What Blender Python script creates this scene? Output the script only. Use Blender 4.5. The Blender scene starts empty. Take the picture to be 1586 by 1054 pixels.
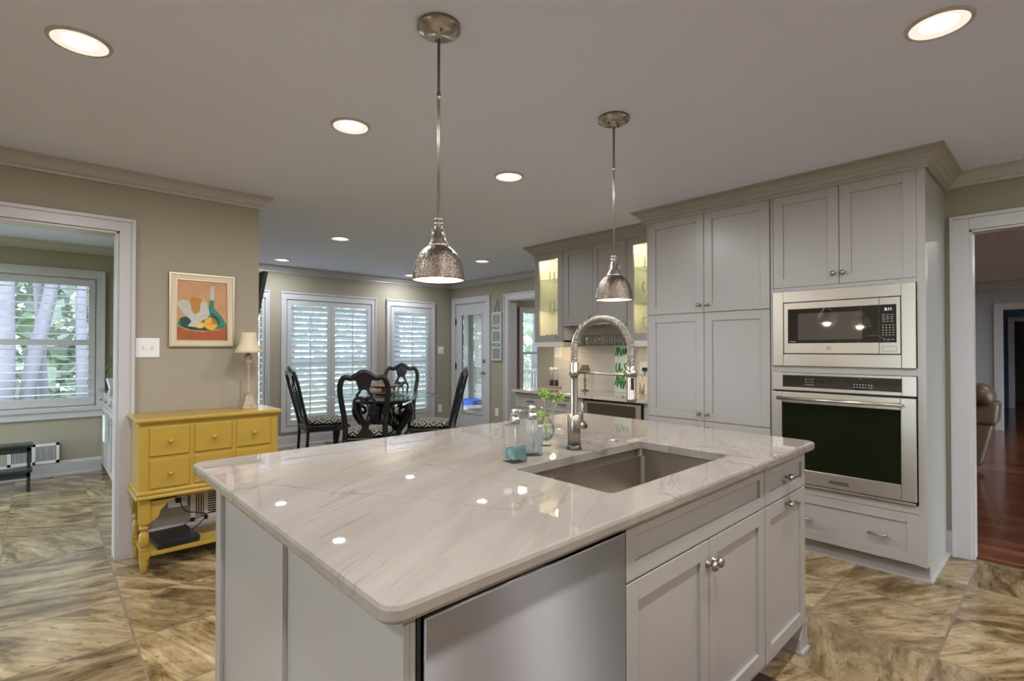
import bpy, bmesh, math, random
from mathutils import Vector, Matrix
random.seed(7)
SC = bpy.context.scene
COL = SC.collection
R_ = math.radians
# ------------------------------------------------------------------ camera
cam_d = bpy.data.cameras.new('camera'); cam = bpy.data.objects.new('camera', cam_d); COL.objects.link(cam)
cam.location = (0, 0, 1.33)
cam.rotation_euler = (R_(90.6), 0, R_(-42.6))
cam_d.sensor_width = 36.0; cam_d.lens = 36.0*795/1586; cam_d.shift_y = 0.0036
cam_d.clip_start = 0.05; cam_d.clip_end = 200
SC.camera = cam
# ------------------------------------------------------------------ colour management, world, sun
SC.view_settings.view_transform = 'Standard'; SC.view_settings.look = 'None'
SC.view_settings.gamma = 1.0; SC.view_settings.exposure = 0.75
SC.view_settings.use_curve_mapping = False
SC.cycles.use_denoising = True
SC.cycles.max_bounces = 10; SC.cycles.diffuse_bounces = 6; SC.cycles.glossy_bounces = 5
SC.cycles.transmission_bounces = 8; SC.cycles.transparent_max_bounces = 64
SC.cycles.caustics_refractive = False; SC.cycles.caustics_reflective = False
SC.cycles.sample_clamp_indirect = 4.0
WORLD = bpy.data.worlds.new('world'); SC.world = WORLD; WORLD.use_nodes = True
bg = WORLD.node_tree.nodes['Background']
bg.inputs[0].default_value = (0.79, 0.90, 1.0, 1); bg.inputs[1].default_value = 7.5
sun_d = bpy.data.lights.new('sun', 'SUN'); sun = bpy.data.objects.new('sun', sun_d); COL.objects.link(sun)
sun_d.energy = 3.0; sun_d.angle = R_(8); sun_d.color = (1.0, 0.95, 0.85); sun.rotation_euler = (R_(48), 0, R_(205)); sun.location = (0, 20, 12)
CAN_W, CAN_C = 10.8, (0.99, 0.97, 0.98)
PEND_W, PEND_C = 1.7, (1.0, 0.82, 0.60)
CEIL = 2.46

# ------------------------------------------------------------------ materials
class NT:
    def __init__(s, name):
        s.m = bpy.data.materials.new(name); s.m.use_nodes = True
        s.t = s.m.node_tree; s.N = s.t.nodes; s.N.clear()
        s.out = s.N.new('ShaderNodeOutputMaterial')
    def n(s, typ, ins=None, **kw):
        x = s.N.new(typ)
        for k, v in kw.items(): setattr(x, k, v)
        for k, v in (ins or {}).items(): s.set(x, k, v)
        return x
    def set(s, x, k, v):
        if isinstance(v, tuple) and len(v) == 2 and hasattr(v[0], 'outputs'): s.t.links.new(v[0].outputs[v[1]], x.inputs[k])
        elif hasattr(v, 'outputs'): s.t.links.new(v.outputs[0], x.inputs[k])
        else: x.inputs[k].default_value = v
    def math(s, op, a, b=0.0, c=None):
        d = {0: a, 1: b}
        if c is not None: d[2] = c
        return s.n('ShaderNodeMath', d, operation=op)
    def ramp(s, fac, stops):
        r = s.n('ShaderNodeValToRGB', {0: fac}); e = r.color_ramp.elements
        while len(e) > 1: e.remove(e[-1])
        e[0].position = stops[0][0]; e[0].color = stops[0][1]
        for p, c in stops[1:]:
            q = e.new(p); q.color = c
        return r
    def mix(s, f, a, b, mode='MIX'):
        x = s.n('ShaderNodeMix', data_type='RGBA', blend_type=mode)
        s.set(x, 0, f); s.set(x, 6, a); s.set(x, 7, b)
        return (x, 2)
    def surf(s, sh): s.t.links.new(sh.outputs[0], s.out.inputs[0]); return s.m
def c4(c): return (c[0], c[1], c[2], 1)
def pbr(name, col, rough=0.5, metal=0.0, spec=0.5, bump=None, coat=0.0, var=None, emit=None, ior=None, **kw):
    t = NT(name)
    p = t.n('ShaderNodeBsdfPrincipled', {'Base Color': c4(col), 'Roughness': rough, 'Metallic': metal, 'Specular IOR Level': spec, 'Coat Weight': coat})
    co = t.n('ShaderNodeTexCoord')
    if var:   # (scale, second colour)
        nz = t.n('ShaderNodeTexNoise', {'Vector': (co, 3), 'Scale': var[0], 'Detail': 4.0})
        t.set(p, 'Base Color', t.mix((nz, 0), c4(col), c4(var[1])))
    if bump:  # (kind, scale, strength)
        if bump[0] == 'noise': b = t.n('ShaderNodeTexNoise', {'Vector': (co, 3), 'Scale': bump[1], 'Detail': 3.0})
        else: b = t.n('ShaderNodeTexVoronoi', {'Vector': (co, 3), 'Scale': bump[1]})
        bp = t.n('ShaderNodeBump', {'Height': (b, 0), 'Strength': bump[2], 'Distance': 0.002})
        t.set(p, 'Normal', bp)
    if ior: t.set(p, 'IOR', ior)
    if emit: t.set(p, 'Emission Color', c4(emit[0])); t.set(p, 'Emission Strength', emit[1])
    return t.surf(p)
def emis(name, col, st):
    t = NT(name); return t.surf(t.n('ShaderNodeEmission', {0: c4(col), 1: st}))
def thin_glass(name, tint=(0.95, 0.98, 0.97), k=0.75):
    t = NT(name)
    tr = t.n('ShaderNodeBsdfTransparent', {0: c4(tint)}); gl = t.n('ShaderNodeBsdfGlossy', {'Roughness': 0.02})
    lw = t.n('ShaderNodeLayerWeight', {0: 0.25}); f = t.math('MULTIPLY', (lw, 0), k)
    return t.surf(t.n('ShaderNodeMixShader', {0: f, 1: tr, 2: gl}))
def solid_glass(name, col=(0.96, 0.99, 0.98), rough=0.0, ior=1.45):
    t = NT(name); return t.surf(t.n('ShaderNodeBsdfPrincipled', {'Base Color': c4(col), 'Roughness': rough, 'IOR': ior, 'Transmission Weight': 1.0}))
def brushed(name, col, rough=0.28, axis=2, k=0.6):
    t = NT(name); co = t.n('ShaderNodeTexCoord')
    sc = [220.0, 220.0, 220.0]; sc[axis] = 2.0
    mp = t.n('ShaderNodeMapping', {0: (co, 3), 3: tuple(sc)})
    nz = t.n('ShaderNodeTexNoise', {'Vector': mp, 'Scale': 1.0, 'Detail': 2.0})
    cc = t.mix((nz, 0), c4(tuple(x*0.96 for x in col)), c4(tuple(x*1.04 for x in col)))
    tg = t.n('ShaderNodeTangent', direction_type='RADIAL', axis='Z')
    return t.surf(t.n('ShaderNodeBsdfPrincipled', {'Base Color': cc, 'Roughness': rough, 'Metallic': 1.0, 'Anisotropic': k, 'Anisotropic Rotation': 0.25, 'Tangent': tg}))
def mat_tile():
    t = NT('stone_tile'); co = t.n('ShaderNodeTexCoord'); S = 0.505
    sp = t.n('ShaderNodeSeparateXYZ', {0: (co, 3)})
    u = t.math('DIVIDE', t.math('SUBTRACT', (sp, 0), 0.33), S); v = t.math('DIVIDE', t.math('SUBTRACT', (sp, 1), 0.40), S)
    fu = t.math('FLOOR', u); fv = t.math('FLOOR', v)
    cell = t.n('ShaderNodeCombineXYZ', {0: fu, 1: fv})
    wn = t.n('ShaderNodeTexWhiteNoise', {0: cell}, noise_dimensions='3D')
    ang = t.math('MULTIPLY_ADD', (wn, 0), 1.5, -0.2)
    ctr = t.n('ShaderNodeCombineXYZ', {0: 0.0, 1: 0.0})
    rot = t.n('ShaderNodeVectorRotate', {0: (co, 3), 1: (ctr, 0), 3: ang}, rotation_type='Z_AXIS')
    off = t.n('ShaderNodeVectorMath', {0: (wn, 1), 1: (17.0, 11.0, 5.0)}, operation='MULTIPLY')
    pos = t.n('ShaderNodeVectorMath', {0: rot, 1: off}, operation='ADD')
    mp = t.n('ShaderNodeMapping', {0: pos, 3: (1.5, 6.5, 1.0)})
    n1 = t.n('ShaderNodeTexNoise', {'Vector': mp, 'Scale': 1.0, 'Detail': 9.0, 'Roughness': 0.66, 'Distortion': 1.3})
    mp2 = t.n('ShaderNodeMapping', {0: pos, 3: (9.0, 34.0, 1.0)})
    n2 = t.n('ShaderNodeTexNoise', {'Vector': mp2, 'Scale': 1.0, 'Detail': 6.0, 'Distortion': 0.8})
    r1 = t.ramp((n1, 0), [(0.30, c4((0.085, 0.055, 0.025))), (0.41, c4((0.18, 0.125, 0.06))), (0.49, c4((0.31, 0.235, 0.13))), (0.58, c4((0.42, 0.335, 0.205))), (0.72, c4((0.56, 0.47, 0.32)))])
    r2 = t.ramp((n2, 0), [(0.36, c4((0.5, 0.45, 0.4))), (0.5, c4((1, 1, 1)))])
    col = t.mix(0.42, r1, r2, 'MULTIPLY')
    mp3 = t.n('ShaderNodeMapping', {0: pos, 3: (14.0, 40.0, 1.0)})
    n3 = t.n('ShaderNodeTexNoise', {'Vector': mp3, 'Scale': 1.0, 'Detail': 8.0, 'Roughness': 0.7})
    col = t.mix(0.8, col, t.ramp((n3, 0), [(0.37, c4((0.38, 0.33, 0.28))), (0.44, c4((1, 1, 1)))]), 'MULTIPLY')
    n4 = t.n('ShaderNodeTexNoise', {'Vector': pos, 'Scale': 3.2, 'Detail': 5.0})
    col = t.mix(0.7, col, t.ramp((n4, 0), [(0.35, c4((0.6, 0.55, 0.5))), (0.6, c4((1.15, 1.12, 1.1)))]), 'MULTIPLY')
    cv = t.ramp((wn, 0), [(0.0, c4((0.86, 0.84, 0.8))), (1.0, c4((1.12, 1.1, 1.05)))])
    col = t.mix(1.0, col, cv, 'MULTIPLY')
    du = t.math('ABSOLUTE', t.math('SUBTRACT', t.math('FRACT', u), 0.5)); dv = t.math('ABSOLUTE', t.math('SUBTRACT', t.math('FRACT', v), 0.5))
    mx = t.math('MAXIMUM', du, dv); g = t.math('GREATER_THAN', mx, 0.4905)
    col = t.mix(g, col, c4((0.20, 0.155, 0.10)))
    hs = t.math('SUBTRACT', t.math('MULTIPLY', (n3, 0), 0.35), g)
    bp = t.n('ShaderNodeBump', {'Height': hs, 'Strength': 0.5, 'Distance': 0.002})
    rg = t.math('MULTIPLY_ADD', (n3, 0), 0.22, 0.06)
    return t.surf(t.n('ShaderNodeBsdfPrincipled', {'Base Color': col, 'Roughness': rg, 'Normal': bp}))
def mat_quartzite(name, base=(0.27, 0.24, 0.21)):
    t = NT(name); co = t.n('ShaderNodeTexCoord')
    rot = t.n('ShaderNodeVectorRotate', {0: (co, 3), 3: R_(-28)}, rotation_type='Z_AXIS')
    mp = t.n('ShaderNodeMapping', {0: rot, 3: (1.2, 6.0, 2.0)})
    n0 = t.n('ShaderNodeTexNoise', {'Vector': mp, 'Scale': 1.3, 'Detail': 7.0, 'Roughness': 0.6, 'Distortion': 0.6})
    base_r = t.ramp((n0, 0), [(0.3, c4(tuple(x*0.86 for x in base))), (0.5, c4(base)), (0.75, c4(tuple(min(1, x*1.12) for x in base)))])
    def veins(rz, sc, dist, w, seed):
        ro = t.n('ShaderNodeVectorRotate', {0: (co, 3), 3: R_(rz)}, rotation_type='Z_AXIS')
        m = t.n('ShaderNodeMapping', {0: ro, 1: (seed, seed*1.7, 0), 3: sc})
        nn = t.n('ShaderNodeTexNoise', {'Vector': m, 'Scale': 1.0, 'Detail': 5.0, 'Roughness': 0.5, 'Distortion': dist})
        d = t.math('ABSOLUTE', t.math('SUBTRACT', (nn, 0), 0.5))
        return t.ramp(d, [(0.0, c4((1, 1, 1))), (w, c4((0, 0, 0)))])
    mk = t.n('ShaderNodeTexNoise', {'Vector': (co, 3), 'Scale': 2.3, 'Detail': 2.0})
    mkr = t.ramp((mk, 0), [(0.34, c4((0.15, 0.15, 0.15))), (0.55, c4((1, 1, 1)))])
    v1 = t.mix(1.0, veins(-28, (0.55, 8.0, 1.1), 0.22, 0.009, 3.1), mkr, 'MULTIPLY')
    v2 = veins(-104, (0.5, 1.4, 1.0), 0.18, 0.0018, 4.6)
    fine = t.mix(0.5, base_r, c4((0.16, 0.13, 0.10)))
    col = t.mix(v1, base_r, fine)
    v3 = veins(-24, (0.9, 16.0, 1.1), 0.3, 0.022, 21.7)
    col = t.mix(t.math('MULTIPLY', v3, 0.16), col, c4((0.20, 0.17, 0.13)))
    col = t.mix(v2, col, c4((0.20, 0.17, 0.13)))
    return t.surf(t.n('ShaderNodeBsdfPrincipled', {'Base Color': col, 'Roughness': 0.012}))
def mat_wood(name, a, b, sc, rough, plank=None):
    t = NT(name); co = t.n('ShaderNodeTexCoord'); vec = (co, 3)
    if plank:
        sp = t.n('ShaderNodeSeparateXYZ', {0: (co, 3)})
        row = t.math('FLOOR', t.math('DIVIDE', (sp, 0 if plank == 'y' else 1), 0.085))
        al = t.math('FLOOR', t.math('ADD', t.math('DIVIDE', (sp, 1 if plank == 'y' else 0), 0.9), t.math('MULTIPLY', row, 0.37)))
        cb = t.n('ShaderNodeCombineXYZ', {0: row, 1: al}); wn = t.n('ShaderNodeTexWhiteNoise', {0: cb}, noise_dimensions='3D')
        vec = t.n('ShaderNodeVectorMath', {0: (co, 3), 1: t.n('ShaderNodeVectorMath', {0: (wn, 1), 1: (9.0, 9.0, 9.0)}, operation='MULTIPLY')}, operation='ADD')
    mp = t.n('ShaderNodeMapping', {0: vec, 3: sc})
    nz = t.n('ShaderNodeTexNoise', {'Vector': mp, 'Scale': 1.0, 'Detail': 6.0, 'Distortion': 0.6})
    r = t.ramp((nz, 0), [(0.3, c4(a)), (0.7, c4(b))]); col = r
    if plank:
        col = t.mix(1.0, r, t.ramp((wn, 0), [(0, c4((0.55, 0.5, 0.5))), (1, c4((1.35, 1.3, 1.2)))]), 'MULTIPLY')
    return t.surf(t.n('ShaderNodeBsdfPrincipled', {'Base Color': col, 'Roughness': rough}))
def mat_seat():
    t = NT('diamond_fabric'); co = t.n('ShaderNodeTexCoord')
    sp = t.n('ShaderNodeSeparateXYZ', {0: (co, 3)})
    sn = t.n('ShaderNodeSeparateXYZ', {0: (co, 1)}); ax, ay, az = (t.math('ABSOLUTE', (sn, i)) for i in range(3))
    side = t.math('GREATER_THAN', ax, ay); flat = t.math('GREATER_THAN', az, 0.72)
    def sel(f, p, q): return t.math('ADD', t.math('MULTIPLY', f, q), t.math('MULTIPLY', t.math('SUBTRACT', 1.0, f), p))
    along = sel(side, (sp, 0), (sp, 1)); other = sel(side, (sp, 1), (sp, 0)); yz = sel(flat, (sp, 2), other)
    a = t.math('ABSOLUTE', t.math('SUBTRACT', t.math('FRACT', t.math('DIVIDE', along, 0.125)), 0.5))
    b = t.math('ABSOLUTE', t.math('SUBTRACT', t.math('FRACT', t.math('DIVIDE', yz, 0.095)), 0.5))
    s = t.math('FRACT', t.math('MULTIPLY_ADD', t.math('ADD', a, b), 2.5, 0.3)); k = t.math('GREATER_THAN', s, 0.36)
    col = t.mix(k, c4((0.50, 0.42, 0.32)), c4((0.012, 0.017, 0.018)))
    return t.surf(t.n('ShaderNodeBsdfPrincipled', {'Base Color': col, 'Roughness': 0.85}))
def mat_splash():
    t = NT('glass_wall_tile'); co = t.n('ShaderNodeTexCoord')
    sp = t.n('ShaderNodeSeparateXYZ', {0: (co, 3)}); cb = t.n('ShaderNodeCombineXYZ', {0: (sp, 1), 1: (sp, 2)})
    br = t.n('ShaderNodeTexBrick', {'Vector': cb, 'Color1': c4((0.60, 0.55, 0.47)), 'Color2': c4((0.55, 0.50, 0.43)), 'Mortar': c4((0.48, 0.43, 0.37)), 'Scale': 1.0, 'Mortar Size': 0.0025, 'Brick Width': 0.30, 'Row Height': 0.1})
    return t.surf(t.n('ShaderNodeBsdfPrincipled', {'Base Color': (br, 0), 'Roughness': 0.12}))
def _x(): pass
def mat_lam(name, col, rough, trans):
    t = NT(name)
    d = t.n('ShaderNodeBsdfDiffuse', {0: c4(col)}); tr = t.n('ShaderNodeBsdfTranslucent', {0: c4(col)})
    return t.surf(t.n('ShaderNodeMixShader', {0: trans, 1: d, 2: tr}))
def mat_liq(name, col, k):
    t = NT(name); co = t.n('ShaderNodeTexCoord'); nz = t.n('ShaderNodeTexNoise', {'Vector': (co, 3), 'Scale': 35.0, 'Detail': 3.0})
    f = t.math('MULTIPLY', (nz, 0), k*1.6)
    return t.surf(t.n('ShaderNodeMixShader', {0: f, 1: t.n('ShaderNodeBsdfTransparent', {0: c4(col)}), 2: t.n('ShaderNodeBsdfPrincipled', {'Base Color': c4(tuple(x*0.85 for x in col)), 'Roughness': 0.1})}))
M = dict(
 wall=pbr('greige_wall_paint', (0.33, 0.288, 0.218), 0.75, bump=('noise', 300, 0.05)),
 ceiling=pbr('ceiling_paint', (0.75, 0.79, 0.99), 0.85),  # likely a white ceiling; cool window light is put into its colour
 trim=pbr('white_trim_paint', (0.49, 0.47, 0.475), 0.35),
 cab=pbr('white_cabinet_paint', (0.365, 0.345, 0.33), 0.32),
 cabin=pbr('cabinet_interior', (0.72, 0.70, 0.62), 0.5),
 tile=mat_tile(), quartz=mat_quartzite('white_quartzite'), 
 oak=mat_wood('dark_red_hardwood', (0.075, 0.022, 0.012), (0.21, 0.075, 0.035), (22.0, 1.2, 1.0), 0.16, plank='y'),
 steel=brushed('brushed_stainless', (0.52, 0.475, 0.41), 0.36, 1), steelv=brushed('brushed_stainless_door', (0.44, 0.43, 0.45), 0.46, 2, 1.0),
 sink=brushed('sink_stainless', (0.40, 0.36, 0.31), 0.36, 0, 0.3), steeld=pbr('dark_steel_edge', (0.10, 0.10, 0.10), 0.3, 0.9),
 nickel=brushed('satin_nickel', (0.40, 0.36, 0.31), 0.30, 2, 0.3), chrome=pbr('chrome', (0.75, 0.74, 0.73), 0.08, 1.0),
 hammer=pbr('hammered_nickel', (0.18, 0.15, 0.12), 0.30, 1.0, bump=('voronoi', 190, 0.9)),
 white_in=pbr('white_enamel', (0.85, 0.82, 0.74), 0.5),
 black=pbr('black_lacquer', (0.008, 0.009, 0.012), 0.22), blackm=pbr('matte_black', (0.012, 0.012, 0.012), 0.5),
 yellow=pbr('yellow_paint', (0.41, 0.265, 0.043), 0.3, var=(9.0, (0.37, 0.235, 0.036))),
 cream=pbr('cream_paint', (0.62, 0.54, 0.40), 0.4), ivory=pbr('ivory_fabric', (0.62, 0.54, 0.37), 0.9, bump=('noise', 400, 0.2)),
 gold=pbr('champagne_gold', (0.55, 0.45, 0.26), 0.3, 0.8), lampbody=pbr('antique_cream_resin', (0.50, 0.42, 0.30), 0.55, var=(60.0, (0.26, 0.19, 0.12))),
 plate=pbr('white_plastic', (0.76, 0.75, 0.74), 0.3), slot=pbr('dark_slot', (0.02, 0.02, 0.02), 0.6),
 glass=thin_glass('window_glass'), tglass=thin_glass('table_glass', (0.92, 0.98, 0.96), 0.6), cabglass=thin_glass('cabinet_glass', (0.98, 0.98, 0.96), 0.4),
 stem=thin_glass('stemware_glass', (0.995, 0.998, 0.996), 0.6), sglass=solid_glass('bottle_glass'),
 bluesoap=mat_liq('aqua_soap', (0.55, 0.80, 0.82), 0.5), clearsoap=mat_liq('clear_gel_soap', (0.88, 0.91, 0.94), 0.22),
 ovenglass=pbr('dark_oven_glass', (0.005, 0.008, 0.002), 0.04, ior=1.5, spec=0.4), darkglass=pbr('black_glass', (0.012, 0.011, 0.010), 0.03, ior=2.0),
 mwin=pbr('microwave_screen_glass', (0.07, 0.063, 0.055), 0.04, ior=2.2), display=emis('display_light', (0.75, 0.9, 1.0), 1.3),
 label=pbr('panel_lettering', (0.45, 0.43, 0.42), 0.5), seat=mat_seat(),
 leather=pbr('tan_leather', (0.15, 0.09, 0.05), 0.4, bump=('noise', 60, 0.3), var=(5.0, (0.11, 0.065, 0.035))),
 louver=mat_lam('white_louver', (0.80, 0.83, 0.88), 0.4, 0.42), lens=emis('lamp_lens', (1.0, 0.88, 0.72), 1.8), bulb=emis('warm_bulb', (1.0, 0.88, 0.66), 6.0),
 baffle=emis('glowing_baffle', (1.0, 0.86, 0.72), 0.62),
 puck=emis('warm_puck', (1.0, 0.86, 0.55), 4.0),
 leaf=pbr('fresh_leaf', (0.22, 0.42, 0.05), 0.5), leafd=pbr('green_leaf', (0.08, 0.24, 0.03), 0.45), lotus=pbr('lime_blossom', (0.24, 0.42, 0.05), 0.6),
 twig=pbr('dried_brown_twig', (0.16, 0.09, 0.07), 0.8), pot=pbr('grey_white_ceramic', (0.60, 0.62, 0.60), 0.4),
 bark=pbr('pine_bark', (0.15, 0.135, 0.17), 0.9, bump=('noise', 12, 1.0), var=(6.0, (0.085, 0.08, 0.11))),
 wleaf=mat_lam('woodland_leaf', (0.24, 0.31, 0.20), 0.6, 0.5), wleaf2=mat_lam('pale_leaf', (0.36, 0.39, 0.38), 0.6, 0.5),
 grass=pbr('lawn_grass', (0.16, 0.19, 0.07), 0.9, var=(1.5, (0.22, 0.20, 0.13))), deck=mat_wood('grey_deck', (0.22, 0.21, 0.20), (0.34, 0.32, 0.30), (1, 20, 1), 0.6),
 brass=pbr('aged_brass', (0.20, 0.15, 0.09), 0.4, 0.7), shade=pbr('dark_pleated_shade', (0.20, 0.16, 0.10), 0.8),
 splash=mat_splash(), basket=pbr('reddish_brown_wood', (0.17, 0.065, 0.035), 0.4), basket2=pbr('light_brown_wood', (0.24, 0.13, 0.08), 0.4),
 greenp=pbr('green_brush_paint', (0.03, 0.20, 0.03), 0.6), canvas=pbr('off_white_canvas', (0.62, 0.66, 0.56), 0.8), letter=pbr('whitewashed_wood', (0.72, 0.62, 0.48), 0.6),
 blue=pbr('blue_cushion', (0.03, 0.10, 0.55), 0.7), red=pbr('dark_red_rug', (0.10, 0.035, 0.03), 0.95, bump=('noise', 200, 0.5), var=(20.0, (0.05, 0.03, 0.025))),
 bwgrey=pbr('photo_print_grey', (0.06, 0.085, 0.09), 0.4, var=(60.0, (0.38, 0.42, 0.42))), dist=pbr('distressed_white_wood', (0.55, 0.56, 0.50), 0.6, var=(50.0, (0.42, 0.43, 0.38))),
 pepper=pbr('peppercorns', (0.05, 0.04, 0.035), 0.6), frost=pbr('frosted_white', (0.60, 0.58, 0.54), 0.3),
 stool=pbr('black_green_stool_paint', (0.018, 0.028, 0.028), 0.28), towel=pbr('white_towel', (0.66, 0.68, 0.66), 0.9, bump=('noise', 150, 0.4)),
 art_bg=pbr('art_peach', (0.60, 0.33, 0.18), 0.6, var=(14.0, (0.46, 0.22, 0.09))), art_tab=pbr('art_rust', (0.42, 0.11, 0.025), 0.6, var=(20.0, (0.26, 0.06, 0.015))),
 art_white=pbr('art_white', (0.58, 0.55, 0.52), 0.6, var=(60.0, (0.42, 0.40, 0.38))), art_green=pbr('art_bottle_green', (0.01, 0.14, 0.09), 0.5, var=(50.0, (0.03, 0.24, 0.16))),
 art_dkgreen=pbr('art_dark_green', (0.005, 0.05, 0.025), 0.5), art_or=pbr('art_orange', (0.75, 0.30, 0.01), 0.5, var=(25.0, (0.72, 0.42, 0.03))), art_yel=pbr('art_yellow', (0.66, 0.48, 0.12), 0.5),
 art_shadow=pbr('art_amber', (0.45, 0.20, 0.03), 0.6), pink=pbr('pink_ceramic', (0.60, 0.16, 0.12), 0.4),
)
# liquid materials get some translucency
# ------------------------------------------------------------------ mesh builder
class MB:
    def __init__(s): s.v = []; s.f = []; s.mi = []; s.sm = []; s.mats = []; s.M = Matrix.Identity(4); s.fn = None; s.cur = 0
    def frame(s, o, x, y, z=(0, 0, 1)):
        x, y, z = Vector(x).normalized(), Vector(y).normalized(), Vector(z).normalized()
        s.M = Matrix(((x.x, y.x, z.x, o[0]), (x.y, y.y, z.y, o[1]), (x.z, y.z, z.z, o[2]), (0, 0, 0, 1))); return s
    def use(s, m):
        if m not in s.mats: s.mats.append(m)
        s.cur = s.mats.index(m); return s
    def add(s, vs, fs, smooth=False):
        b = len(s.v)
        for p in vs:
            q = s.M @ Vector(p)
            if s.fn: q = Vector(s.fn(q))
            s.v.append(q)
        for f in fs: s.f.append([b+i for i in f]); s.mi.append(s.cur); s.sm.append(smooth)
        return s
    def box(s, x0, x1, y0, y1, z0, z1):
        return s.add([(x0, y0, z0), (x1, y0, z0), (x1, y1, z0), (x0, y1, z0), (x0, y0, z1), (x1, y0, z1), (x1, y1, z1), (x0, y1, z1)],
                     [(0, 3, 2, 1), (4, 5, 6, 7), (0, 1, 5, 4), (1, 2, 6, 5), (2, 3, 7, 6), (3, 0, 4, 7)])
    def hexa(s, b, t):   # bottom 4 and top 4 points
        return s.add(list(b)+list(t), [(0, 3, 2, 1), (4, 5, 6, 7), (0, 1, 5, 4), (1, 2, 6, 5), (2, 3, 7, 6), (3, 0, 4, 7)])
    def lathe(s, prof, c=(0, 0, 0), n=24, axis='z', closed=False, smooth=True):
        vs = []; fs = []
        for r, h in prof:
            for k in range(n):
                a = 2*math.pi*k/n; x, y = r*math.cos(a), r*math.sin(a)
                vs.append({'z': (c[0]+x, c[1]+y, c[2]+h), 'x': (c[0]+h, c[1]+x, c[2]+y), 'y': (c[0]+x, c[1]+h, c[2]+y)}[axis])
        m = len(prof)
        for i in range(m-1 if not closed else m):
            j = (i+1) % m
            for k in range(n): fs.append((i*n+k, i*n+(k+1) % n, j*n+(k+1) % n, j*n+k))
        if not closed:
            fs.append(tuple(range(n-1, -1, -1))); fs.append(tuple((m-1)*n+k for k in range(n)))
        return s.add(vs, fs, smooth)
    def cyl(s, a, b, r, r2=None, n=16): return s.tube([a, b], [r, r if r2 is None else r2], n)
    def tube(s, pts, r, n=10, sq=None, up=None, smooth=True):
        pts = [Vector(p) for p in pts]; m = len(pts)
        rr = r if isinstance(r, (list, tuple)) else [r]*m
        T = [((pts[min(i+1, m-1)]-pts[max(i-1, 0)]).normalized()) for i in range(m)]
        u = Vector(up) if up else (Vector((0, 0, 1)) if abs(T[0].z) < 0.9 else Vector((1, 0, 0)))
        u = (u - T[0]*u.dot(T[0])).normalized(); vs = []
        for i in range(m):
            u = (u - T[i]*u.dot(T[i])); u = u.normalized() if u.length > 1e-6 else Vector((1, 0, 0)); w = T[i].cross(u)
            ka, kb = (1, 1) if sq is None else sq
            for k in range(n):
                a = 2*math.pi*k/n; vs.append(pts[i]+u*rr[i]*ka*math.cos(a)+w*rr[i]*kb*math.sin(a))
        fs = [(i*n+k, i*n+(k+1) % n, (i+1)*n+(k+1) % n, (i+1)*n+k) for i in range(m-1) for k in range(n)]
        fs += [tuple(range(n-1, -1, -1)), tuple((m-1)*n+k for k in range(n))]
        return s.add(vs, fs, smooth)
    def prism(s, poly, y0, y1):   # poly in x,z ; extruded along y
        n = len(poly); vs = [(x, y0, z) for x, z in poly]+[(x, y1, z) for x, z in poly]
        fs = [tuple(range(n)), tuple(range(2*n-1, n-1, -1))]+[(i, i+n, (i+1) % n+n, (i+1) % n) for i in range(n)]
        return s.add(vs, fs)
    def slab(s, poly, z0, z1):    # poly in x,y ; extruded along z
        n = len(poly); vs = [(x, y, z0) for x, y in poly]+[(x, y, z1) for x, y in poly]
        fs = [tuple(range(n-1, -1, -1)), tuple(range(n, 2*n))]+[(i, (i+1) % n, (i+1) % n+n, i+n) for i in range(n)]
        return s.add(vs, fs)
    def sweep(s, path, prof, closed=False):  # path x,y points; prof (outward offset to the RIGHT of travel, z); mitred
        m = len(path); P = [Vector((p[0], p[1])) for p in path]; vs = []
        for i in range(m):
            d0 = (P[i]-P[i-1]).normalized() if (i > 0 or closed) else None
            d1 = (P[(i+1) % m]-P[i]).normalized() if (i < m-1 or closed) else None
            d0 = d0 or d1; d1 = d1 or d0
            n0 = Vector((d0.y, -d0.x)); n1 = Vector((d1.y, -d1.x)); b = (n0+n1).normalized(); k = 1/max(0.3, b.dot(n0))
            for o, z in prof: vs.append((P[i].x+b.x*o*k, P[i].y+b.y*o*k, z))
        q = len(prof); fs = []
        for i in range(m if closed else m-1):
            j = (i+1) % m
            for k in range(q): fs.append((i*q+k, i*q+(k+1) % q, j*q+(k+1) % q, j*q+k))
        if not closed: fs += [tuple(range(q)), tuple((m-1)*q+k for k in range(q-1, -1, -1))]
        return s.add(vs, fs)
    def shaker(s, w, h, st=0.06, t=0.02, rec=0.009, x0=0, z0=0):   # front face y=0 outward = +y; body goes to y=-t
        s.box(x0, x0+st, -t, 0, z0, z0+h); s.box(x0+w-st, x0+w, -t, 0, z0, z0+h)
        s.box(x0+st, x0+w-st, -t, 0, z0, z0+st); s.box(x0+st, x0+w-st, -t, 0, z0+h-st, z0+h)
        return s.box(x0+st, x0+w-st, -t, -rec, z0+st, z0+h-st)
    def ball(s, c, r, n=12, sx=1, sy=1, sz=1):
        pr = [(r*math.sin(math.pi*i/n), -r*math.cos(math.pi*i/n)) for i in range(1, n)]
        vs = []; k = 2*n
        for rr, h in pr:
            for j in range(k): a = 2*math.pi*j/k; vs.append((c[0]+sx*rr*math.cos(a), c[1]+sy*rr*math.sin(a), c[2]+sz*h))
        m = len(pr); fs = [(i*k+j, i*k+(j+1) % k, (i+1)*k+(j+1) % k, (i+1)*k+j) for i in range(m-1) for j in range(k)]
        fs += [tuple(range(k-1, -1, -1)), tuple((m-1)*k+j for j in range(k))]
        return s.add(vs, fs, True)
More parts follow.
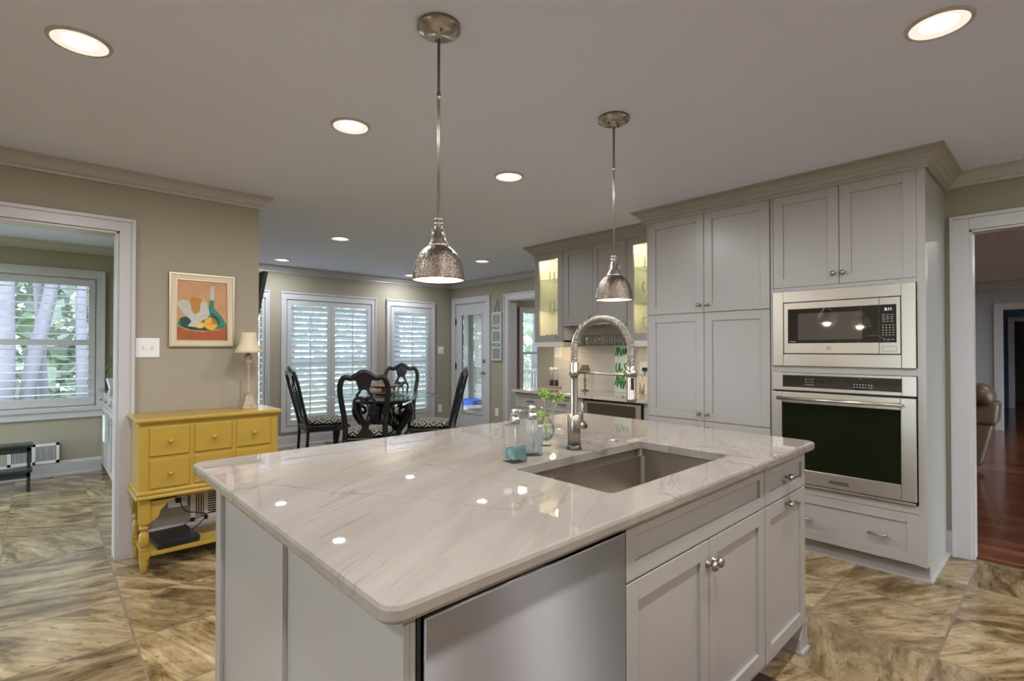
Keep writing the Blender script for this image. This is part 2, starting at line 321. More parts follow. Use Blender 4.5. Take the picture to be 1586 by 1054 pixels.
    def build(s, name, mat=None, parent=None, bevel=0, sub=0, loc=None, norm=True):
        me = bpy.data.meshes.new(name)
        off = Vector(loc) if loc else Vector((0, 0, 0))
        me.from_pydata([tuple(v-off) for v in s.v], [], s.f)
        ms = ([mat] if mat else []) + s.mats
        if mat and not s.mats: ms = [mat]
        elif s.mats: ms = s.mats
        for m_ in ms: me.materials.append(m_)
        for i, p in enumerate(me.polygons): p.material_index = min(s.mi[i], max(0, len(ms)-1)); p.use_smooth = s.sm[i]
        if norm:
            b = bmesh.new(); b.from_mesh(me); bmesh.ops.recalc_face_normals(b, faces=b.faces); b.to_mesh(me); b.free()
        me.update()
        o = bpy.data.objects.new(name, me); COL.objects.link(o)
        if loc: o.location = loc
        if parent:
            o.parent = parent
        if bevel:
            md = o.modifiers.new('bevel', 'BEVEL'); md.width = bevel; md.segments = 2; md.limit_method = 'ANGLE'; md.angle_limit = R_(50); md.harden_normals = False
        if sub:
            md = o.modifiers.new('sub', 'SUBSURF'); md.levels = sub; md.render_levels = sub
        return o
def tag(o, label=None, cat=None, group=None, kind=None):
    if label: o['label'] = label
    if cat: o['category'] = cat
    if group: o['group'] = group
    if kind: o['kind'] = kind
    return o
def empty(name, loc=(0, 0, 0), rz=0, **kw):
    o = bpy.data.objects.new(name, None); COL.objects.link(o); o.location = loc; o.rotation_euler = (0, 0, rz); o.empty_display_size = 0.1
    return tag(o, **kw)
def thing(name, label, cat, loc=(0, 0, 0), rz=0, group=None): return empty(name, loc, rz, label=label, cat=cat, group=group)
def copy_tree(o, parent=None):
    c = o.copy(); COL.objects.link(c)
    if parent: c.parent = parent
    for ch in list(o.children): copy_tree(ch, c)
    return c
def dup(o, label, loc=None, rz=None, group=None):
    c = copy_tree(o); c['label'] = label
    if group: c['group'] = group
    if loc is not None: c.location = loc
    if rz is not None: c.rotation_euler = (0, 0, rz)
    return c
def struct(o): o['kind'] = 'structure'; return o
def smooth(pts, k=6):
    P = [Vector(p) for p in pts]; out = []
    for i in range(len(P)-1):
        a, b, c, d = P[max(i-1, 0)], P[i], P[i+1], P[min(i+2, len(P)-1)]
        for j in range(k):
            t = j/k; out.append(0.5*((2*b)+(c-a)*t+(2*a-5*b+4*c-d)*t*t+(3*b-a-3*c+d)*t**3))
    out.append(P[-1]); return out
def wall(name, axis, c0, c1, a0, a1, holes=(), mat=None, z0=0.0, z1=CEIL):
    """axis 'x': the wall plane has constant X (c0..c1), runs along Y a0..a1. holes: (h0,h1,z0,z1)"""
    mb = MB()
    def bx(p, q, u, v):
        if q-p < 1e-4 or v-u < 1e-4: return
        if axis == 'x': mb.box(c0, c1, p, q, u, v)
        else: mb.box(p, q, c0, c1, u, v)
    cur = a0
    for h0, h1, u, v in sorted(holes):
        bx(cur, h0, z0, z1); bx(h0, h1, z0, u); bx(h0, h1, v, z1); cur = h1
    bx(cur, a1, z0, z1)
    return struct(mb.build(name, mat or M['wall']))
CROWN = [(0.0, -0.085), (0.012, -0.085), (0.012, -0.07), (0.03, -0.062), (0.045, -0.045), (0.058, -0.026), (0.075, -0.016), (0.075, -0.001), (0.0, -0.001)]
BASE = [(0, 0), (0.022, 0), (0.022, 0.02), (0.014, 0.025), (0.014, 0.13), (0.006, 0.155), (0, 0.155)]
def crown(name, path, z=CEIL, mat=None, prof=CROWN): return struct(MB().sweep(path, [(o, z+h) for o, h in prof]).build(name, mat or M['trim']))
def base(name, path): return struct(MB().sweep(path, BASE).build(name, M['trim']))
def casing(name, axis, c, side, h0, h1, ztop, w=0.10, t=0.022, floor_=0.0, bottom=False, jamb=None):
    """casing around an opening on wall face c, standing off toward side (+1/-1)"""
    mb = MB(); a, b = (c, c+side*t) if side > 0 else (c-t, c)
    def bx(p, q, u, v, e=0):
        aa, bb = (a, b+e) if side > 0 else (a-e, b)
        if axis == 'x': mb.box(aa, bb, p, q, u, v)
        else: mb.box(p, q, aa, bb, u, v)
    lo = floor_
    bx(h0-w, h0, lo, ztop+w); bx(h1, h1+w, lo, ztop+w); bx(h0, h1, ztop, ztop+w)
    bx(h0-w, h0-w+0.022, lo, ztop+w, 0.010); bx(h1+w-0.022, h1+w, lo, ztop+w, 0.010); bx(h0-w+0.022, h1+w-0.022, ztop+w-0.022, ztop+w, 0.010)
    if bottom: bx(h0-w, h1+w, lo-w*0.8, lo)
    if jamb:
        j0, j1 = jamb
        def jb(p, q, u, v):
            if axis == 'x': mb.box(j0, j1, p, q, u, v)
            else: mb.box(p, q, j0, j1, u, v)
        jb(h0-0.001, h0+0.015, lo, ztop); jb(h1-0.015, h1+0.001, lo, ztop); jb(h0, h1, ztop-0.015, ztop+0.001)
    return struct(mb.build(name, M['trim'], bevel=0.002))

# ------------------------------------------------------------------ the setting
WT = 0.14
fl = MB(); fl.box(-2.7, 4.41, -2.7, 4.09, -0.05, 0); fl.box(-2.7, 5.39, 4.09, 7.25, -0.05, 0); fl.box(4.41, 5.39, 4.0, 4.09, -0.05, 0)
struct(fl.build('floor', M['tile']))
fw = MB(); fw.box(4.41, 18.6, -6.2, 3.6, -0.05, 0.001); struct(fw.build('floor', M['oak']))
fs_ = MB(); fs_.box(5.39, 9.0, 3.7, 6.0, -0.05, 0.0); struct(fs_.build('floor', M['deck']))
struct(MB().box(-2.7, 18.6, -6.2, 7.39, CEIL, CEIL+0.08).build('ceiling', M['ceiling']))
# console wall (with the cased opening on its left)
wall('wall_front', 'y', 4.09, 4.09+WT, -2.7, 1.197, [(-1.1, 0.367, 0, 2.08)])
casing('trim_1', 'y', 4.09, -1, -1.1, 0.367, 2.08, w=0.083, jamb=(4.085, 4.235))
casing('trim_2', 'y', 4.23, 1, -1.1, 0.367, 2.08, w=0.083)
# nook left wall, back wall, door wall
wall('wall_nook_left', 'x', 1.10, 1.197, 4.23, 7.25)
wins = [(-0.62, 0.455, 0.72, 2.10), (1.50, 2.20, 0.27, 2.02), (2.47, 3.735, 0.27, 2.02), (4.055, 4.81, 0.27, 2.02)]
wall('wall_back', 'y', 7.25, 7.25+WT, -2.7, 5.39, wins)
wall('wall_nook_right', 'x', 5.245, 5.245+WT, 4.05, 7.25, [(4.35, 5.77, 0, 2.08), (6.30, 7.13, 0, 2.10)])
wall('wall_cabinet_end', 'y', 4.16, 4.30, 4.37, 5.245)
wall('wall_right', 'x', 4.36, 4.46, -2.7, 4.30, [(-1.3, 0.43, 0, 2.09)])
wall('wall_left', 'x', -2.8, -2.7, -2.7, 7.25, [(4.6, 7.0, 0.3, 2.2), (0.4, 1.6, 0.9, 2.1)])
wall('wall_rear', 'y', -2.1, -2.0, -2.7, 4.46, [(3.30, 4.24, 0.05, 2.2)])
casing('trim_3', 'x', 4.36, -1, -1.3, 0.43, 2.09, w=0.095, jamb=(4.355, 4.465))
casing('trim_4', 'x', 4.46, 1, -1.3, 0.43, 2.09, w=0.095)
casing('trim_5', 'x', 5.245, -1, 4.35, 5.77, 2.08, w=0.10, jamb=(5.24, 5.39))
struct(MB().box(4.385, 4.425, -1.3, 0.43, 0, 0.006).build('trim_6', M['oak']))
# sunroom beyond the opening
wall('wall_sunroom', 'y', 6.0, 6.1, 5.39, 9.0, [(5.74, 7.6, 0.62, 1.93)])
wall('wall_sunroom_right', 'x', 9.0, 9.1, 3.6, 6.1, [(3.9, 5.8, 0.62, 1.93)])
wall('wall_sunroom_front', 'y', 3.6, 3.7, 4.46, 9.0)
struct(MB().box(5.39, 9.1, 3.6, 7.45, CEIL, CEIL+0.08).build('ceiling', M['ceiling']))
# living room and hall
M['wallg'] = pbr('grey_wall_paint', (0.34, 0.34, 0.37), 0.75); M['wallb'] = pbr('daylight_blue_wall', (0.10, 0.20, 0.36), 0.75)  # wallb: the hall's blue daylight is put into the wall colour
wall('wall_living_far', 'x', 11.65, 11.77, -6.2, 3.6, [(-2.4, 0.765, 0, 2.0)], M['wallg'])
wall('wall_living_left', 'y', 3.6, 3.7, 9.1, 18.6)
wall('wall_living_rear', 'y', -6.3, -6.2, 4.46, 18.6, [(5.2, 10.8, 0.3, 2.2), (12.6, 15.6, 0.3, 2.2)])
wall('wall_living_kitchen', 'x', 4.46, 4.5, -6.2, -2.7)
wall('wall_hall', 'x', 16.4, 16.5, -6.2, 3.6, [(-1.0, 0.865-0.0, 0, 1.965)], M['wallb'])
wall('wall_hall_end', 'x', 18.6, 18.7, -6.2, 3.6)
casing('trim_7', 'x', 11.65, -1, -2.4, 0.765, 2.0, w=0.09, jamb=(11.645, 11.775))
casing('trim_8', 'x', 16.4, -1, -1.0, 0.865, 1.965, w=0.10)
crown('trim_9', [(11.65, 3.6), (11.65, -6.2)], prof=[(o*1.3, h*1.5) for o, h in CROWN])
base('baseboard_living', [(11.65, 3.6), (11.65, 0.86)])
# crown mouldings
crown('trim_10', [(-2.7, 4.09), (1.197, 4.09), (1.197, 7.25), (5.245, 7.25), (5.245, 4.16), (4.37, 4.16)])
crown('trim_11', [(4.36, 0.545), (4.36, -2.7)])
crown('trim_12', [(-2.7, 7.25), (1.10, 7.25), (1.10, 4.23)])
base('baseboard_front', [(0.449, 4.09), (1.197, 4.09), (1.197, 7.25), (5.245, 7.25), (5.245, 7.235)])
base('baseboard_nook', [(5.245, 6.22), (5.245, 5.87)])
base('baseboard_right', [(4.36, 0.60), (4.36, 0.525)])
base('baseboard_back', [(-2.7, 7.25), (0.512, 7.25)])

# ------------------------------------------------------------------ windows
def shutter(parent, x0, x1, y, z0, z1, ang, pitch=0.078, rod=True, fr=0.055, t=0.028, rail=None):
    mb = MB()
    if rail: mb.box(x0+fr, x1-fr, y-t, y, rail-0.03, rail+0.03)
    mb.box(x0, x0+fr, y-t, y, z0, z1); mb.box(x1-fr, x1, y-t, y, z0, z1); mb.box(x0+fr, x1-fr, y-t, y, z1-fr*1.3, z1); mb.box(x0+fr, x1-fr, y-t, y, z0, z0+fr*1.5)
    p = mb.build('shutter_panel', M['trim'], parent, bevel=0.002)
    lv = MB(); a0, a1 = z0+fr*1.5, z1-fr*1.3; n = max(1, round((a1-a0)/pitch)); dz = (a1-a0)/n; cy = y-t/2
    hw = 0.043; c, s_ = math.cos(ang), math.sin(ang)
    for k in range(n):
        zc = a0+dz*(k+0.5); pts = []
        if rail and abs(zc-rail) < 0.04: continue
        for d, tt in ((-hw, 0), (-hw*0.5, 0.005), (hw*0.5, 0.005), (hw, 0), (hw*0.5, -0.005), (-hw*0.5, -0.005)):
            pts.append((cy+d*c-tt*s_, zc+d*s_+tt*c))
        vs = [(x0+fr, a, b) for a, b in pts]+[(x1-fr, a, b) for a, b in pts]
        lv.add(vs, [(0, 1, 2, 3, 4, 5), (11, 10, 9, 8, 7, 6)]+[(i, (i+1) % 6, (i+1) % 6+6, i+6) for i in range(6)])
    lv.build('louvers', M['louver'], p)
    if rod: MB().box((x0+x1)/2-0.006, (x0+x1)/2+0.006, y-t-0.028, y-t-0.018, a0+0.02, a1-0.02).build('tilt_rod', M['trim'], p)
    return p
def window(num, x0, x1, z0, z1, panels, ang, cw=0.07, sill=False, mid=None, rod=True, ctop=0.1, cb=None, rail=None, fr=0.055):
    cb = cw if cb is None else cb
    w = empty('window_%d' % num, ((x0+x1)/2, 7.25, z0), kind='structure')
    inv = Matrix.Translation((-(x0+x1)/2, -7.25, -z0))
    def mk(): m = MB(); m.M = inv; return m
    m = mk(); ct = cw
    m.box(x0-cw, x0, 7.226, 7.25, z0-cb, z1+ctop); m.box(x1, x1+cw, 7.226, 7.25, z0-cb, z1+ctop); m.box(x0, x1, 7.226, 7.25, z1, z1+ctop)
    m.box(x0-cw, x0-cw+0.02, 7.214, 7.226, z0-cb, z1+ctop); m.box(x1+cw-0.02, x1+cw, 7.214, 7.226, z0-cb, z1+ctop); m.box(x0-cw+0.02, x1+cw-0.02, 7.214, 7.226, z1+ctop-0.02, z1+ctop)
    if sill:
        m.box(x0-cw-0.03, x1+cw+0.02, 7.20, 7.25, z0-cb-0.025, z0-cb+0.0); m.box(x0-cw, x1+cw, 7.222, 7.25, z0-cb-0.10, z0-cb-0.025); m.box(x0, x1, 7.226, 7.25, z0-cb, z0)
    else: m.box(x0, x1, 7.226, 7.25, z0-cw, z0)
    # reveal and sash
    for a, b, c, d in ((x0, x0+0.012, z0, z1), (x1-0.012, x1, z0, z1), (x0, x1, z0, z0+0.012), (x0, x1, z1-0.012, z1)): m.box(a, b, 7.25, 7.39, c, d)
    m.build('window_frame', M['trim'], w, bevel=0.0015)
    g = mk(); g.box(x0+0.01, x1-0.01, 7.345, 7.35, z0+0.01, z1-0.01); pn = g.build('pane', M['glass'], w)
    sh = mk(); q = 0.035; zm = (z0+z1)/2+(0.0 if mid is None else mid)
    for a, b, c, d in ((x0+0.01, x0+q, z0+0.01, z1-0.01), (x1-q, x1-0.01, z0+0.01, z1-0.01), (x0+q, x1-q, z0+0.01, z0+q+0.01), (x0+q, x1-q, z1-q, z1-0.01), (x0+q, x1-q, zm-0.018, zm+0.018)): sh.box(a, b, 7.335, 7.36, c, d)
    sh.build('sash', M['trim'], w)
    for a, b in panels:
        class _P: pass
        p = shutter(w, a, b, 7.262, z0+0.012, z1-0.012, ang, rod=rod, rail=rail, fr=fr)
        p.location = (-(x0+x1)/2, -7.25, -z0)
    return w
window(1, -0.62, 0.455, 0.72, 2.10, [(-0.608, 0.443)], R_(1), cw=0.075, sill=True, rod=False, ctop=0.09, cb=0.02, rail=1.406)
window(2, 1.50, 2.20, 0.27, 2.02, [(1.512, 2.188)], R_(8), cw=0.05, fr=0.028)
window(3, 2.47, 3.735, 0.27, 2.02, [(2.482, 3.10), (3.105, 3.723)], R_(-48))
window(4, 4.055, 4.81, 0.27, 2.02, [(4.067, 4.798)], R_(-48))
# plain windows: rear one, sunroom view, and unseen ones put in for daylight
def plain_window(num, axis, c, h0, h1, z0, z1, side, mull=2, pane=True):
    w = empty('window_%d' % num, (0, 0, 0), kind='structure')
    m = MB()
    def bx(mb, p, q, u, v, a=0.0, b=0.03):
        lo, hi = sorted((c+side*a, c+side*b))
        if axis == 'x': mb.box(lo, hi, p, q, u, v)
        else: mb.box(p, q, lo, hi, u, v)
    k = 0.08
    bx(m, h0-k, h0, z0-k, z1+k); bx(m, h1, h1+k, z0-k, z1+k); bx(m, h0, h1, z1, z1+k); bx(m, h0, h1, z0-k, z0)
    for i in range(1, mull): x = h0+(h1-h0)*i/mull; bx(m, x-0.03, x+0.03, z0, z1, -0.06, -0.02)
    bx(m, h0, h1, (z0+z1)/2-0.02, (z0+z1)/2+0.02, -0.06, -0.02)
    m.build('window_frame', M['trim'], w)
    if pane:
        g = MB(); bx(g, h0, h1, z0, z1, -0.05, -0.045); g.build('pane', M['glass'], w)
plain_window(5, 'y', -2.0, 3.30, 4.24, 0.05, 2.2, 1, 1)
plain_window(8, 'x', -2.7, 4.6, 7.0, 0.3, 2.2, 1, 2)  # unseen window added to brighten the left room
plain_window(10, 'x', -2.7, 0.4, 1.6, 0.9, 2.1, 1, 1)  # unseen window added as fill light for the island end panel
plain_window(11, 'y', -6.2, 12.6, 15.6, 0.3, 2.2, 1, 2)  # unseen hall window put in for its blue daylight
plain_window(9, 'x', 9.0, 3.9, 5.8, 0.62, 1.93, -1, 2)  # unseen second sunroom window, added because the room was dark
plain_window(6, 'y', 6.0, 5.74, 7.6, 0.62, 1.93, -1, 2)
plain_window(7, 'y', -6.2, 5.2, 10.8, 0.3, 2.2, 1, 4)  # unseen window, added and widened to light the living room

# ------------------------------------------------------------------ patio door
d1 = empty('door_1', (5.245, 6.715, 0), kind='structure')
def dm():
    m = MB(); m.M = Matrix.Translation((-5.245, -6.715, 0)); return m
m = dm(); k = 0.095
for a, b, c, d in ((6.30-k, 6.30, 0, 2.10+k), (7.13, 7.13+k, 0, 2.10+k), (6.30, 7.13, 2.10, 2.10+k)): m.box(5.222, 5.245, a, b, c, d)
m.box(5.245, 5.385, 6.30, 6.312, 0, 2.1); m.box(5.245, 5.385, 7.118, 7.13, 0, 2.1); m.box(5.245, 5.385, 6.30, 7.13, 2.088, 2.1)
m.build('door_frame', M['trim'], d1, bevel=0.002)
m = dm(); y0, y1 = 6.315, 7.115; g0, g1 = 6.41, 6.975; u0, u1 = 0.27, 1.925
m.box(5.25, 5.292, y0, g0, 0.01, 2.085); m.box(5.25, 5.292, g1, y1, 0.01, 2.085); m.box(5.25, 5.292, g0, g1, 0.01, u0); m.box(5.25, 5.292, g0, g1, u1, 2.085)
for a, b, c, d in ((g0, g0+0.02, u0, u1), (g1-0.02, g1, u0, u1), (g0, g1, u0, u0+0.02), (g0, g1, u1-0.02, u1)): m.box(5.240, 5.25, a, b, c, d)
slab_ = m.build('door_slab', M['trim'], d1, bevel=0.002)
dm().box(5.268, 5.273, g0, g1, u0, u1).build('pane', M['glass'], slab_)
m = dm(); m.lathe([(0.028, 0), (0.028, -0.008), (0.012, -0.012), (0.011, -0.04), (0.026, -0.05), (0.028, -0.065), (0.015, -0.078)], (5.25, 6.36, 0.96), axis='x'); m.build('door_knob', M['nickel'], slab_)
m = dm(); m.lathe([(0.028, 0), (0.028, -0.014), (0.018, -0.022)], (5.25, 6.36, 1.15), axis='x'); m.box(5.21, 5.232, 6.352, 6.368, 1.13, 1.17); m.build('deadbolt', M['nickel'], slab_)
for zz in (0.25, 1.05, 1.80): dm().box(5.232, 5.252, 7.108, 7.130, zz-0.05, zz+0.05).build('hinge', M['steeld'], d1)

# ------------------------------------------------------------------ ceiling lights
cans = [((0.10, 2.454), 'round recessed ceiling light above the cased opening at far left'), ((2.29, 0.30), 'round recessed ceiling light near the top right, beside the oven cabinet'),
        ((1.149, 2.455), 'round recessed ceiling light left of the large front pendant'), ((2.246, 2.473), 'round recessed ceiling light between the two pendants'),
        ((2.24, 5.02), 'recessed light in the nook ceiling, over the chair with its back to us'), ((2.236, 6.71), 'leftmost small recessed light in the nook ceiling, by the shuttered wall'),
        ((4.152, 5.08), 'recessed light in the nook ceiling, in front of the glazed door'), ((4.144, 6.79), 'farthest recessed light, just left of the front pendant shade')]
hid = [(-1.1, 0.3), (-1.1, 2.3), (0.10, 0.30), (1.32, 0.30), (0.1, -1.3), (1.32, -1.3), (3.05, -1.3)]  # unseen cans added to light the kitchen, end panel and dishwasher streak
def lamp_light(parent, typ, w, col, size, loc, rot=None, spread=None, name='lamp_light'):
    ld = bpy.data.lights.new(name, typ); ld.energy = w; ld.color = col
    if typ == 'AREA': ld.shape = 'DISK'; ld.size = size; ld.spread = spread or R_(180)
    else: ld.shadow_soft_size = size
    lo = bpy.data.objects.new(name, ld); COL.objects.link(lo); lo.parent = parent; lo.location = loc
    if rot: lo.rotation_euler = rot
    return lo
c0 = thing('recessed_light', cans[0][1], 'ceiling light', (0.10, 2.454, CEIL), group='recessed ceiling lights')
MB().lathe([(0.084, -0.002), (0.085, -0.007), (0.096, -0.006), (0.098, -0.0005), (0.098, 0.0), (0.084, 0.0)], closed=True, n=40).build('trim_ring', M['trim'], c0)
MB().lathe([(0.056, -0.0015), (0.056, -0.0005)], n=40).build('lens', M['lens'], c0)
MB().lathe([(0.056, -0.001), (0.068, -0.004), (0.084, -0.0065), (0.084, -0.0005), (0.056, -0.0004)], closed=True, n=40).build('glowing_baffle', M['baffle'], c0)
lamp_light(c0, 'AREA', CAN_W, CAN_C, 0.11, (0, 0, -0.012))
nook_l = None
for (x, y), lb in cans[1:]:
    q_ = dup(c0, lb, (x, y, CEIL))
    if y > 4.5:
        for h_ in q_.children:
            if h_.type == 'LIGHT':
                if nook_l is None: nook_l = h_.data.copy(); nook_l.energy = 9.0; nook_l.color = (0.86, 0.94, 1.0)
                h_.data = nook_l
for x, y in hid: dup(c0, 'unseen round recessed ceiling light added to light the kitchen', (x, y, CEIL))
for x, y in ((6.5, -0.6), (9.0, -0.6), (6.5, -3.5), (9.5, -3.5), (9.5, 2.2)): dup(c0, 'unseen round recessed light added to brighten the living room', (x, y, CEIL), group='added living room lights')  # unseen cans, added only to light this room

fm = thing('flush_ceiling_lamp', 'white flush ceiling lamp of the left room, hidden above the opening', 'ceiling light', (-0.95, 5.7, CEIL))
MB().lathe([(0.16, 0), (0.16, -0.03), (0.12, -0.07), (0.04, -0.09)], n=32).build('diffuser_bowl', emis('cool_diffuser', (0.9, 0.97, 1.0), 2.0), fm)
lamp_light(fm, 'AREA', 15, (0.76, 0.92, 1.0), 0.3, (0, 0, -0.1))
dup(c0, 'unseen recessed light added to brighten the sunroom beyond the cased opening', (6.7, 4.9, CEIL), group='added sunroom light')  # unseen can added to lift the dark sunroom wall and window frame
# pendants
def pendant(x, y, label, rot):
    p = thing('pendant_light', label, 'pendant light', (x, y, CEIL), rot, 'hammered metal pendants over the island')
    cn = MB().lathe([(0.074, 0), (0.074, -0.018), (0.060, -0.022), (0.058, -0.026), (0.050, -0.030), (0.012, -0.030), (0.012, -0.040), (0.009, -0.045)], n=40).build('canopy', M['nickel'], p)
    for s_ in (-1, 1): MB().lathe([(0.0045, -0.030), (0.0045, -0.036)], (s_*0.034, 0, 0), n=10).build('screw', M['steeld'], cn)
    MB().cyl((0, 0, -0.03), (0, 0, -0.69), 0.0052).lathe([(0.0075, -0.235), (0.0075, -0.265)], n=12).build('rod', M['nickel'], p)
    MB().lathe([(0.008, -0.672), (0.014, -0.676), (0.014, -0.683), (0.008, -0.685), (0.008, -0.688), (0.014, -0.690), (0.014, -0.698), (0.008, -0.701), (0.013, -0.703), (0.013, -0.710), (0.017, -0.713), (0.017, -0.741), (0.024, -0.744), (0.027, -0.752), (0.036, -0.766), (0.041, -0.775)], n=28).build('socket_cup', M['nickel'], p)
    for k in range(4):
        a = k*math.pi/2+0.4; MB().cyl((0.023*math.cos(a), 0.023*math.sin(a), -0.715), (0.023*math.cos(a), 0.023*math.sin(a), -0.748), 0.0045, n=10).build('thumb_screw', M['nickel'], p)
    out = [(0.040, -0.774), (0.055, -0.786), (0.068, -0.802), (0.078, -0.822), (0.085, -0.845), (0.089, -0.868), (0.0915, -0.887)]
    sh = MB().lathe(out+[(0.0925, -0.891), (0.0895, -0.891)]+[(r-0.003, z) for r, z in reversed(out)], n=64, closed=True).build('shade', M['hammer'], p)
    inn = [(r-0.0035, z-0.0005) for r, z in out]
    MB().lathe(list(reversed(inn))+[(0.002, -0.777), (0.002, -0.7775)]+[(r-0.0006, z-0.0006) for r, z in inn], n=48, closed=True).build('shade_lining', M['white_in'], sh)
    MB().ball((0, 0, -0.845), 0.027, sz=1.15).build('bulb', M['bulb'], p)
    lamp_light(p, 'POINT', PEND_W, PEND_C, 0.028, (0, 0, -0.882))
    return p
pendant(1.018, 1.485, 'large looking hammered dome pendant hanging over the left of the island, nearest us', R_(70))
pendant(2.054, 1.50, 'farther hammered dome pendant hanging over the faucet end of the island', R_(-5))

# ------------------------------------------------------------------ island
def isl(q): return (q.x+(q.y-0.76)*0.035*max(0, (q.x-0.45))/2.05, q.y+0.0195*(q.x-0.45), q.z)
def IM():
    m = MB(); m.fn = isl; return m
ic = thing('island_cabinet', 'white panelled kitchen island base under the quartzite counter', 'kitchen island')
m = IM(); m.box(0.462, 0.474, 0.775, 1.99, 0.0, 0.889); m.box(0.45, 2.50, 1.96, 1.985, 0.0, 0.889); m.box(2.485, 2.503, 0.775, 1.985, 0.06, 0.889)
m.box(1.099, 2.503, 0.775, 0.80, 0.125, 0.889); m.box(1.099, 1.115, 0.78, 1.96, 0.1, 0.889); m.box(0.494, 2.49, 0.86, 1.96, 0.0, 0.10); m.box(1.10, 2.49, 0.80, 1.96, 0.10, 0.12)
m.build('body', M['cab'], ic)
# left end panelling: stiles and rails standing proud
m = IM()
for a, b in ((0.757, 0.832), (1.335, 1.372), (1.93, 1.99)): m.box(0.449, 0.462, a, b, 0.0, 0.889)
for a, b in ((0.832, 1.335), (1.372, 1.93)): m.box(0.449, 0.462, a, b, 0.86, 0.889); m.box(0.449, 0.462, a, b, 0.0, 0.12)
m.box(0.462, 0.474, 0.757, 0.775, 0.0, 0.889)
m.build('end_panel', M['cab'], ic, bevel=0.0015)
def island_front(name, x0, x1, z0, z1, st, parent=ic):
    m = IM(); m.frame((x1, 0.757, 0), (-1, 0, 0), (0, -1, 0)); m.shaker(x1-x0, z1-z0, st, 0.019, 0.010, 0, z0)
    return m.build(name, M['cab'], parent, bevel=0.0012)
dA = island_front('drawer_front', 1.103, 2.022, 0.735, 0.886, 0.042)
dB = island_front('drawer_front', 2.030, 2.487, 0.735, 0.886, 0.042)
d_1 = island_front('door', 1.103, 1.563, 0.145, 0.728, 0.055)
d_2 = island_front('door', 1.567, 2.022, 0.145, 0.728, 0.055)
d_3 = island_front('door', 2.030, 2.487, 0.135, 0.728, 0.055)
def knob_mb(mb, c, axis, sgn, r=0.015):
    mb.lathe([(r*0.75, 0), (r*0.7, sgn*0.003), (r*0.36, sgn*0.006), (r*0.34, sgn*0.016), (r*0.9, sgn*0.021), (r, sgn*0.027), (r*0.8, sgn*0.033), (r*0.3, sgn*0.036)], c, n=18, axis=axis)
for xx, par in ((1.585, d_2), (1.545, d_1)):
    m = IM(); knob_mb(m, (xx+0.006, 0.757, 0.657), 'y', -1, 0.0165); m.build('knob', M['nickel'], par)
def bar_pull(mb, c, L=0.066, ax=(1, 0, 0), out=(0, -1, 0), r=0.0075):
    a = Vector(ax); o = Vector(out); c = Vector(c)
    mb.tube([c-a*L/2+o*0.024, c+a*L/2+o*0.024], r, 12)
    for s_ in (-1, 1): mb.tube([c+a*s_*L*0.32, c+a*s_*L*0.32+o*0.026], r*0.75, 10)
m = IM(); bar_pull(m, (2.265, 0.757, 0.811)); m.build('handle', M['nickel'], dB)
m = IM(); bar_pull(m, (2.265, 0.757, 0.703)); m.build('handle', M['nickel'], d_3)
m = IM()   # toe kick and corner feet
m.box(0.46, 2.45, 0.84, 0.86, 0.0, 0.12)
m.build('toe_kick', M['cab'], ic)
for fx, w_ in ((2.44, 0.075),):
    m = IM(); m.prism([(fx, 0.0), (fx+w_, 0.0), (fx+w_, 0.135), (fx+w_*0.6, 0.15), (fx+w_*0.3, 0.10), (fx, 0.07)], 0.765, 0.86)
    m.box(fx-0.004, fx+w_+0.012, 0.752, 0.87, 0.0, 0.018); m.box(fx+w_-0.015, fx+w_+0.004, 0.76, 1.96, 0.0, 0.13); m.build('bracket_foot', M['cab'], ic, bevel=0.003)
# dishwasher
dw = thing('dishwasher', 'stainless steel dishwasher built into the near side of the island', 'dishwasher')
m = IM(); m.box(0.476, 1.098, 0.775, 1.35, 0.10, 0.872); m.build('tub_shell', M['blackm'], dw)
m = IM(); m.box(0.489, 1.094, 0.752, 0.774, 0.115, 0.868); m.build('door', M['steelv'], dw, bevel=0.003)
m = IM(); m.box(0.476, 0.484, 0.757, 0.80, 0.10, 0.874); m.box(0.476, 1.097, 0.765, 0.80, 0.872, 0.886); m.build('gasket_frame', M['blackm'], dw)
m = IM(); m.box(0.515, 1.092, 0.80, 0.815, 0.0, 0.10); m.build('kick_plate', M['blackm'], dw)
